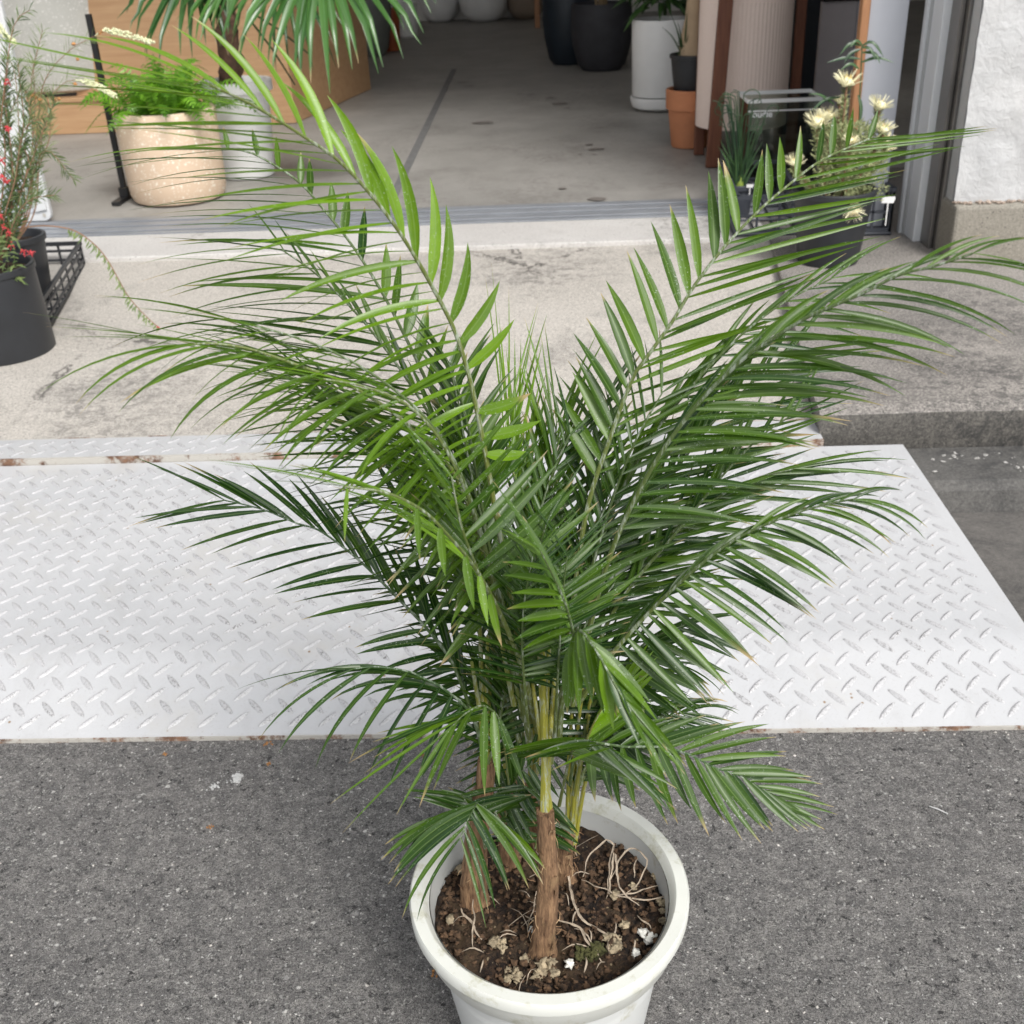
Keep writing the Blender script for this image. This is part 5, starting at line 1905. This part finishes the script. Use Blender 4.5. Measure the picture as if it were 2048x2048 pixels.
# shrub 1: stems to these pixels (2048 wide photo coordinates)
sb = S1 + Vector((.03, 0, .27))
stems = [((20, 430, 0), (25, 330, -.02), (10, 200, -.02), (18, 120, -.03)), ((40, 440, .02), (70, 340, .03), (95, 300, .03), (148, 360, .04)), ((20, 420, 0), (45, 300, .02), (60, 230, .02), (52, 180, .02)),
         ((-10, 420, 0), (-20, 300, 0), (-5, 190, 0), (40, 150, 0)), ((30, 440, -.05), (60, 400, -.06), (110, 390, -.06)), ((0, 430, -.02), (-20, 380, -.03), (0, 250, -.03), (25, 60, -.03), (60, 20, -.03)),
         ((10, 430, -.02), (30, 360, -.03), (48, 260, -.03), (100, 230, -.03)), ((20, 430, .0), (50, 360, .0), (75, 290, .0), (110, 200, .0)), ((0, 430, -.02), (10, 300, -.02), (-15, 100, -.02))]
for k_ in range(3):
    stems.append(((rnd.uniform(0, 40), 430, 0), (rnd.uniform(-10, 70), rnd.uniform(300, 380), 0), (rnd.uniform(-15, 90), rnd.uniform(180, 280), 0), (rnd.uniform(-20, 105), rnd.uniform(110, 240), 0)))
for st in stems:
    yy = sb.y
    P = smooth_path([sb] + [at(x, y, yy + d) for x, y, d in st], 24)
    g = LMB(shr)
    g.tube(P, [lerp(.0035, .001, i / 23) for i in range(24)], 5)
    br_ = g.out('branch', 'twig')
    g = LMB(shr)
    needle_branch(g, P, 150, .040, .0019, .3, .8, .15)
    g.out('leaves', 'needle', br_, recalc=False)
for (x, y) in ((16, 165), (15, 255), (4, 350), (12, 365), (18, 465), (8, 455), (45, 502), (62, 505), (25, 490), (3, 320), (2, 430)):
    blossom(shr, at(x, y, sb.y - .05), 12, .013, 'red')
# low leafy growth over the pot rim
g = LMB(shr)
for i in range(60):
    b = at(rnd.uniform(-20, 40), rnd.uniform(470, 570), sb.y - .06)
    e = b + Vector((rnd.uniform(-.04, .05), rnd.uniform(-.04, .02), rnd.uniform(-.03, .03)))
    g.blade([b, b.lerp(e, .5) + Vector((0, 0, .005)), e], Vector((0, -1, .5)), .004, rnd.uniform(.2, 1), 0, .3)
g.out('leaves', 'needle', recalc=False)
# trailing branch with a red tip
P = smooth_path([at(-20, 500, sb.y - .03)] + [at(x, y, sb.y + .0 - i * .012) for i, (x, y) in enumerate(((0, 470), (50, 455), (100, 452), (150, 462), (190, 490), (215, 520), (235, 555), (255, 590), (275, 615), (300, 640), (318, 655)))], 60)
g = LMB(shr)
g.tube(P, [lerp(.0028, .0014, i / 59) for i in range(60)], 5)
tb_ = g.out('trailing_branch', 'twig')
g = LMB(shr)
for i in range(25, 60):
    p = P[i]
    for k in range(2):
        e = p + (RT * rnd.uniform(-.022, .008) - UP * rnd.uniform(.008, .03)) * (1.0 if i < 56 else .6)
        g.blade([p, p.lerp(e, .5) + RT * rnd.uniform(-.003, .003), e], (Vector((rnd.uniform(-.5, .5), -1, .4))).normalized(), .0032, rnd.uniform(.4, 1), 0, .3)
g.out('leaves', 'needle', tb_, recalc=False)
blossom(shr, P[-1], 7, .009, 'red')

# shrub 2: finer, paler, with drooping catkins
sb2 = S2 + Vector((0, 0, .21))
for st, cat_ in ((((60, 400, 0), (75, 250, 0), (90, 160, 0), (140, 100, 0), (190, 72, 0)), ((205, 62), (245, 66), (305, 86))), (((70, 420, 0), (80, 300, 0), (100, 200, 0), (130, 165, 0), (150, 160, 0)), ((165, 162), (195, 172), (230, 192))),
                 (((50, 420, 0), (40, 300, 0), (30, 150, 0), (0, 80, 0)), ((-5, 50), (10, 70), (30, 85))), (((60, 420, 0), (66, 300, 0), (62, 170, 0), (85, 60, 0)), None), (((60, 420, 0), (60, 330, 0), (70, 230, 0), (66, 120, 0)), None), (((60, 420, 0), (80, 330, 0), (100, 270, 0), (95, 195, 0)), None)):
    P = smooth_path([sb2] + [at(x, y, sb2.y + d) for x, y, d in st], 26)
    g = LMB(shr2)
    g.tube(P, [lerp(.003, .001, i / 25) for i in range(26)], 5)
    br_ = g.out('branch', 'twig')
    g = LMB(shr2)
    needle_branch(g, P, 110, .055, .0012, .7, .8, .25)
    g.out('leaves', 'needle', br_, recalc=False)
    if cat_:
        Q = smooth_path([P[-1]] + [at(x, y, sb2.y - .01 * i) for i, (x, y) in enumerate(cat_)], 30)
        g = LMB(shr2)
        for i in range(6, 30):
            for k in range(6):
                d = Vector((rnd.gauss(0, 1), rnd.gauss(0, 1), rnd.gauss(0, 1))).normalized()
                rr_ = .010 * (1 - .5 * abs(i / 30 - .45))
                g.blob(Q[i] + d * rr_, .0036, 4, .3, 1)
        g.tube(Q, .0015, 4)
        g.out('catkin', 'catkin')
for x, y in ((200, 66), (147, 88), (205, 62), (155, 118), (150, 168), (118, 198), (110, 200), (72, 195), (65, 192), (80, 200)):
    g = LMB(shr2)
    g.blob(at(x, y, sb2.y), .006, 4, .5, 1)
    g.out('withered_bud', M['crumb'])

# ---- right hand group near the door post
ca = onz(1470, 470, ZF)
a1, a2 = onz(1468, 474, ZF), onz(1600, 470, ZF)
a3 = onz(1432, 402, ZF)
crate('plastic_crate', 'slate coloured deep plastic crate holding the curly grass, beside the yellow flower pot',
      (a1.x, a1.y), (a2.x, a2.y), (a3.x + .02, a3.y + .06), (a2.x + .04, a3.y + .06), ZF, .165, 'slate', 3, 3, 2, .009)
b1, b2 = onz(1738, 472, ZF), onz(1790, 470, ZF)
crate('plastic_crate', 'dark crate behind the yellow flower pot, against the grey door frame',
      (b1.x - .15, b1.y), (b2.x - .02, b1.y), (b1.x - .14, b1.y + .15), (b2.x - .02, b1.y + .15), ZF, .19, 'slate', 3, 3, 2, .009)

# curly grass in a dark pot standing in the crate
cg = Vector(((a1.x + a2.x) / 2 - .02, (a1.y + a3.y) / 2 + .02, ZF + .012))
cgp = at(1480, 352, cg.y)
cg.x = cgp.x
gr = nursery_pot('curly_grass', 'clump of dark curling grass like leaves in a dark pot inside the crate', cg, .062, .05, .13, 'potted grass', 'slate')
gb = cg + Vector((0, 0, .12))
g = LMB(gr)
for i in range(30):
    a = rnd.uniform(0, 6.283)
    L = rnd.uniform(.20, .37)
    sp_ = rnd.uniform(.02, .10)
    b = gb + Vector((rnd.uniform(-.018, .018), rnd.uniform(-.01, .01), 0))
    d = Vector((math.cos(a) * sp_, math.sin(a) * sp_ * .7, L))
    pts = [b, b + d * .35, b + d * .7]
    cr = rnd.uniform(.015, .045)
    sgn = 1 if math.cos(a) > 0 else -1
    tpp = b + d
    turn = rnd.uniform(2.6, 6.8) if rnd.random() < .7 else 1.2
    for k in range(1, 12):
        t_ = turn * k / 11
        cr_ = cr * (1 - .45 * k / 11)
        pts.append(tpp + Vector((sgn * (cr - cr_ * math.cos(t_)), .012 * k / 11 * math.sin(a), cr_ * math.sin(t_) - .0)) + Vector((0, 0, 0)))
    P = smooth_path(pts, 40)
    g.tube(P, [lerp(.0042, .0018, (k / 39) ** .7) for k in range(40)], 5, rnd.uniform(0, .5), cap=False)
for i in range(26):
    a = rnd.uniform(0, 6.283)
    b = gb + Vector((rnd.uniform(-.02, .02), rnd.uniform(-.01, .01), -.01))
    e = b + Vector((math.cos(a) * .09, math.sin(a) * .05, rnd.uniform(.10, .22)))
    g.blade(smooth_path([b, b.lerp(e, .5) + Vector((0, 0, .02)), e], 7), Vector((0, -1, .3)), .004, rnd.random(), 0, .3)
g.out('leaves', 'grass', recalc=False)
g = LMB(gr)
g.lathe([(.0195, 0), (.017, .03), (.012, .06)], 10, gb + Vector((0, 0, -.012)))
g.out('leaf_base', plain('pale_leaf_base', (0.22, 0.30, 0.05), .6, .2, 40))

# clear box with white rim
ybx = a3.y + .16
p0, p1 = at(1492, 300, ybx), at(1634, 300, ybx)
zt = ztop(1560, 199, ybx)
root = thing('clear_box', 'clear plastic display box with white rim and white lettering behind the crates', 'display box', ((p0.x + p1.x) / 2, ybx, ZF))
g = LMB(root)
dpb = .26
g.box(p0.x, p1.x, ybx, ybx + .003, ZF, zt - .012)
g.box(p0.x, p0.x + .003, ybx + .004, ybx + dpb, ZF, zt - .012)
g.box(p1.x - .003, p1.x, ybx + .004, ybx + dpb, ZF, zt - .012)
g.box(p0.x, p1.x, ybx + dpb + .001, ybx + dpb + .004, ZF, zt - .012)
g.out('box_wall', 'glass', smooth=False)
g = LMB(root)
g.box(p0.x - .004, p1.x + .004, ybx - .008, ybx + .006, zt - .0115, zt + .004)
g.box(p0.x - .004, p1.x + .004, ybx + dpb - .006, ybx + dpb + .008, zt - .0115, zt + .004)
g.box(p0.x - .008, p0.x - .004, ybx - .008, ybx + dpb, zt - .0115, zt + .004)
g.box(p1.x + .004, p1.x + .008, ybx - .008, ybx + dpb, zt - .0115, zt + .004)
g.box(p0.x, p1.x, ybx - .002, ybx - .0003, zt - .05, zt - .044)
g.out('box_rim', 'label', smooth=False)
g = LMB(root)
g.box(p0.x + .01, p1.x - .01, ybx + .02, ybx + dpb - .02, ZF + .004, ZF + .10)
g.out('box_filling', plain('dark_bark_chips', (0.05, 0.035, 0.025), .9, .5, 60, bump=.8), smooth=False)
tc = bpy.data.curves.new('lettering', 'FONT')
tc.body = 'loudle'
tc.size = .062
tc.extrude = .0006
tc.offset = .0012
to = bpy.data.objects.new('lettering', tc)
COL.objects.link(to)
dg = C.evaluated_depsgraph_get()
me = bpy.data.meshes.new_from_object(to.evaluated_get(dg))
bpy.data.objects.remove(to)
lt = bpy.data.objects.new('lettering', me)
me.materials.clear()
me.materials.append(M['letter'])
COL.objects.link(lt)
lt.parent = root
tpx = at(1501, 235, ybx)
wtxt = at(1544, 235, ybx).x - tpx.x
sc_ = wtxt / max(v.co.x for v in me.vertices)
lt.scale = (sc_, sc_, 1)
lt.rotation_euler = (R(90), 0, 0)
lt.location = Vector((tpx.x, ybx - .0025, tpx.z)) - lp(root)

# yellow brush flowers in a black pot
cf = onz(1668, 538, ZF)
dpt = (cf - O).dot(FW)
rbf = 120 / 2 * dpt / FPX
cF = Vector((cf.x, cf.y + rbf, ZF))
hF = ztop(1665, 392, cF.y - rbf * 1.2) - ZF
fl = nursery_pot('flowering_bush', 'woolly stemmed bush with pale yellow brush flowers in a black pot near the door frame', cF, rbf * 1.32, rbf, hF, 'potted flowers')
yf = cF.y
fb = cF + Vector((0, 0, hF - .03))
heads = [(1694, 168, 30, 0), (1758, 215, 26, .02), (1635, 248, 30, -.03), (1655, 235, 24, .03), (1766, 262, 24, -.02), (1770, 285, 22, .0), (1702, 284, 18, -.08), (1590, 328, 22, -.06), (1706, 420, 24, -.14), (1680, 205, 14, .06), (1770, 300, 20, .06)]
for (x, y, s_, d) in heads:
    hc = at(x, y, yf + d)
    ps = s_ * (hc - O).dot(FW) / FPX
    base = fb + Vector(((hc.x - fb.x) * .35, d * .5, 0))
    droopy = y > 400
    if droopy:
        P = smooth_path([fb + Vector((0, -rbf * .8, 0)), at(1690, 380, yf - .11), hc + Vector((0, .0, .02)), hc], 20)
    else:
        P = smooth_path([base, base.lerp(hc, .5) + Vector((0, 0, -.01)), hc - Vector((0, 0, ps * .6)), hc], 20)
    g = LMB(fl)
    g.tube(P, [.0045] * 20, 6)
    br_ = g.out('flower_stem', 'twig')
    g = LMB(fl)
    needle_branch(g, P[: 18], 420, .024, .0021, .5, 1.1, .05)
    g.out('leaves', 'hairy', br_, recalc=False)
    g = LMB(fl)
    T = (P[-1] - P[-4]).normalized()
    if not droopy:
        T = (T + Vector((0, -.45, .2))).normalized()
    else:
        T = Vector((0, -.8, -.3)).normalized()
    A = T.orthogonal().normalized()
    B = T.cross(A)
    for i in range(110):
        a = rnd.uniform(0, 6.283)
        sp_ = math.sqrt(rnd.random())
        g.cur = 1 if sp_ < .34 else 0
        dd = (T * (1.05 - .55 * sp_) + (A * math.cos(a) + B * math.sin(a)) * (.95 * sp_)).normalized()
        st_ = hc + (A * math.cos(a) + B * math.sin(a)) * ps * .25 * sp_
        e = st_ + dd * ps * rnd.uniform(.72, .98) * (1.05 if sp_ > .5 else .7)
        g.blade([st_, st_.lerp(e, .5), e + Vector((0, 0, .001))], (B + T * .3).normalized() if i % 2 else A, (.0006 + ps * .011) * rnd.uniform(.8, 1.2), .5, 0, .2, prof=lambda u: (.8, 1, .7)[int(u * 2 + .01)])
    g.out('flower_head', ['petal', 'petalc'], br_, recalc=False)
    g = LMB(fl)
    g.blob(hc + T * ps * .12, ps * .42, 10, .35, .8)
    g.out('flower_core', 'petal', br_, sharp=False)
    # green woolly cup beneath the head
    g = LMB(fl)
    for i in range(60):
        a = rnd.uniform(0, 6.283)
        st_ = hc - T * ps * rnd.uniform(.1, .7)
        e = st_ + ((A * math.cos(a) + B * math.sin(a)) * .8 + T * .5).normalized() * ps * .55
        g.blade([st_, st_.lerp(e, .5), e], T, .0022, rnd.random() * .5 + .2, 0, .3)
    g.out('flower_cup', 'hairy', br_, recalc=False)
# thick woolly body of the bush
g = LMB(fl)
for i in range(2600):
    x, y = rnd.gauss(1700, 38), rnd.uniform(245, 400)
    if abs(x - 1700) > 75:
        continue
    b = at(x, y, yf + rnd.uniform(-.07, .07))
    e = b + Vector((rnd.uniform(-.022, .022), rnd.uniform(-.02, .01), rnd.uniform(-.006, .024)))
    g.blade([b, b.lerp(e, .5), e], Vector((rnd.uniform(-.5, .5), -1, .4)).normalized(), .0024, rnd.uniform(0, .8), 0, .3)
g.out('leaves', 'hairy', recalc=False)
# taller green shoot
P = smooth_path([fb, at(1712, 300, yf + .03), at(1720, 180, yf + .04), at(1724, 90, yf + .04)], 20)
g = LMB(fl)
g.tube(P, [lerp(.004, .002, i / 19) for i in range(20)], 5)
for (x0, y0, x1, y1, x2, y2) in ((1722, 92, 1700, 88, 1678, 112), (1724, 92, 1745, 85, 1768, 115), (1722, 98, 1700, 108, 1688, 128), (1724, 105, 1750, 108, 1760, 128), (1720, 118, 1690, 116, 1652, 126), (1722, 125, 1755, 116, 1790, 126),
                                 (1718, 138, 1700, 128, 1680, 142), (1722, 95, 1740, 98, 1752, 122), (1724, 90, 1712, 82, 1700, 96), (1716, 190, 1722, 215, 1720, 250), (1670, 210, 1640, 190, 1618, 188), (1680, 195, 1650, 200, 1620, 225)):
    g.blade(smooth_path([at(x0, y0, yf + .04), at(x1, y1, yf + .03), at(x2, y2, yf + .02)], 9), Vector((0, -.8, .7)).normalized(), .0062, rnd.uniform(0, .6), 0, .35)
g.out('tall_shoot', 'grass', recalc=False)
# plant labels
for (x, y, d, s_, nm) in ((1777, 400, .1, 26, 'white plant label sticking out beside the yellow flower pot'), (1500, 372, .0, 14, 'small white plant label tucked inside the slate crate')):
    Yx = (yf if x > 1600 else cg.y - .07) + d
    p = at(x, y, Yx)
    s2 = s_ * (p - O).dot(FW) / FPX
    g = MB()
    pts_ = [(-s2 * .5, 0, -s2 * .22), (s2 * .4, 0, -s2 * .25), (s2 * .5, 0, s2 * .02), (s2 * .5, 0, s2 * .25), (-s2 * .5, 0, s2 * .25)]
    f1 = [g.vert(q) for q in pts_]
    f2 = [g.vert((q[0], .0008, q[2])) for q in pts_]
    g.face(*f1)
    g.face(*f2[::-1])
    for k in range(5):
        g.face(f1[k], f1[(k + 1) % 5], f2[(k + 1) % 5], f2[k])
    for q in ((s2 * .3,),):
        g.box(-.002, .002, .0003, .0007, -(p.z - ZF - .1), -s2 * .2)
    o = g.build('plant_label', 'label', smooth=False)
    o.location = p
    tag(o, nm, 'plant label')

# ---- crumbs and paint splashes on the asphalt (tiny)
def splash(name, label, cat, px, py, r_, mat, n=26, z=0.0, spread=1.0, hgt=.0015):
    c_ = onz(px, py, z)
    g = MB()
    for i in range(n):
        x, y = rnd.gauss(0, r_ * .45 * spread), rnd.gauss(0, r_ * .5)
        rr = r_ * rnd.uniform(.05, .24)
        ring = []
        for k in range(7):
            a = k / 7 * 6.283
            q = rr * rnd.uniform(.6, 1.3)
            ring.append((x + q * math.cos(a), y + q * math.sin(a)))
        t_ = [g.vert((u, v, hgt + i * .00002)) for u, v in ring]
        b_ = [g.vert((u * 1.02, v * 1.02, .0002)) for u, v in ring]
        g.face(*t_)
        for k in range(7):
            g.face(b_[k], b_[(k + 1) % 7], t_[(k + 1) % 7], t_[k])
    o = g.build(name, mat, smooth=False, recalc=False)
    o.location = c_
    return tag(o, label, cat)


splash('paint_splash', 'larger white paint splash on the asphalt near the ramp edge', 'paint spot', 474, 1556, .014, 'chalk', 60)
splash('paint_splash', 'smaller white paint splash on the asphalt, nearer the photo edge', 'paint spot', 428, 1573, .011, 'chalk', 26)
for (x, y, r_, lb_) in ((534, 1489, .008, 'orange brown crumb beside the ramp edge'), (538, 1529, .006, 'orange brown crumb just below another, near the ramp'), (330, 1510, .005, 'faint orange crumb left of the paint splash'),
                        (421, 1655, .005, 'tan crumb below the smaller paint splash'), (845, 1513, .005, 'tan crumb under the palm fronds near the ramp'), (872, 1950, .009, 'dry brown leaf bit at the left foot of the pot')):
    splash('leaf_crumb', lb_, 'crumb', x, y, r_, 'crumb', 12, hgt=.003)
splash('fallen_petal', 'tiny yellow petal on the shop floor', 'petal', 1121, 263, .012, 'yellowleaf', 3, ZF)
splash('paper_scrap', 'tiny white scrap on the shop floor', 'scrap', 1073, 244, .010, 'chalk', 3, ZF)
# pale twig on the asphalt
p = onz(1876, 1622, 0)
g = MB()
g.tube([(-.012, .01, .002), (0, 0, .004), (.014, -.009, .002)], [.0012, .0016, .001], 5)
o = g.build('broken_twig', 'chalk')
o.location = p
tag(o, 'short pale twig on the asphalt right of the palm', 'twig')
# loose stones on the asphalt: uncountable
g = MB()
for i in range(700):
    x, y = rnd.uniform(-1.4, 2.0), rnd.uniform(.55, y_plate0 - .01)
    if rnd.random() < .12:
        y = y_plate0 - abs(rnd.gauss(0, .012)) - .006
    if (x - PX) ** 2 + (y - PY) ** 2 < .02:
        continue
    g.blob((x, y, .0008), rnd.uniform(.0008, .0026) * (1.6 if rnd.random() < .06 else 1), 4, .6, .6)
tag(g.build('loose_grit', plain('light_grit', (0.42, 0.40, 0.37), .8, .5, 140)), kind='stuff')
# dirt gathered where ramp meets asphalt and at the wall foot
g = MB()
for i in range(260):
    x = rnd.uniform(wl.x, 3.0)
    g.blob((x, yw + .02 + rnd.random() * .035, zpl + .004), rnd.uniform(.003, .009), 4, .5, .6)
tag(g.build('wall_foot_dirt', plain('reddish_rubble', (0.34, 0.27, 0.22), .9, .3, 60)), kind='stuff')
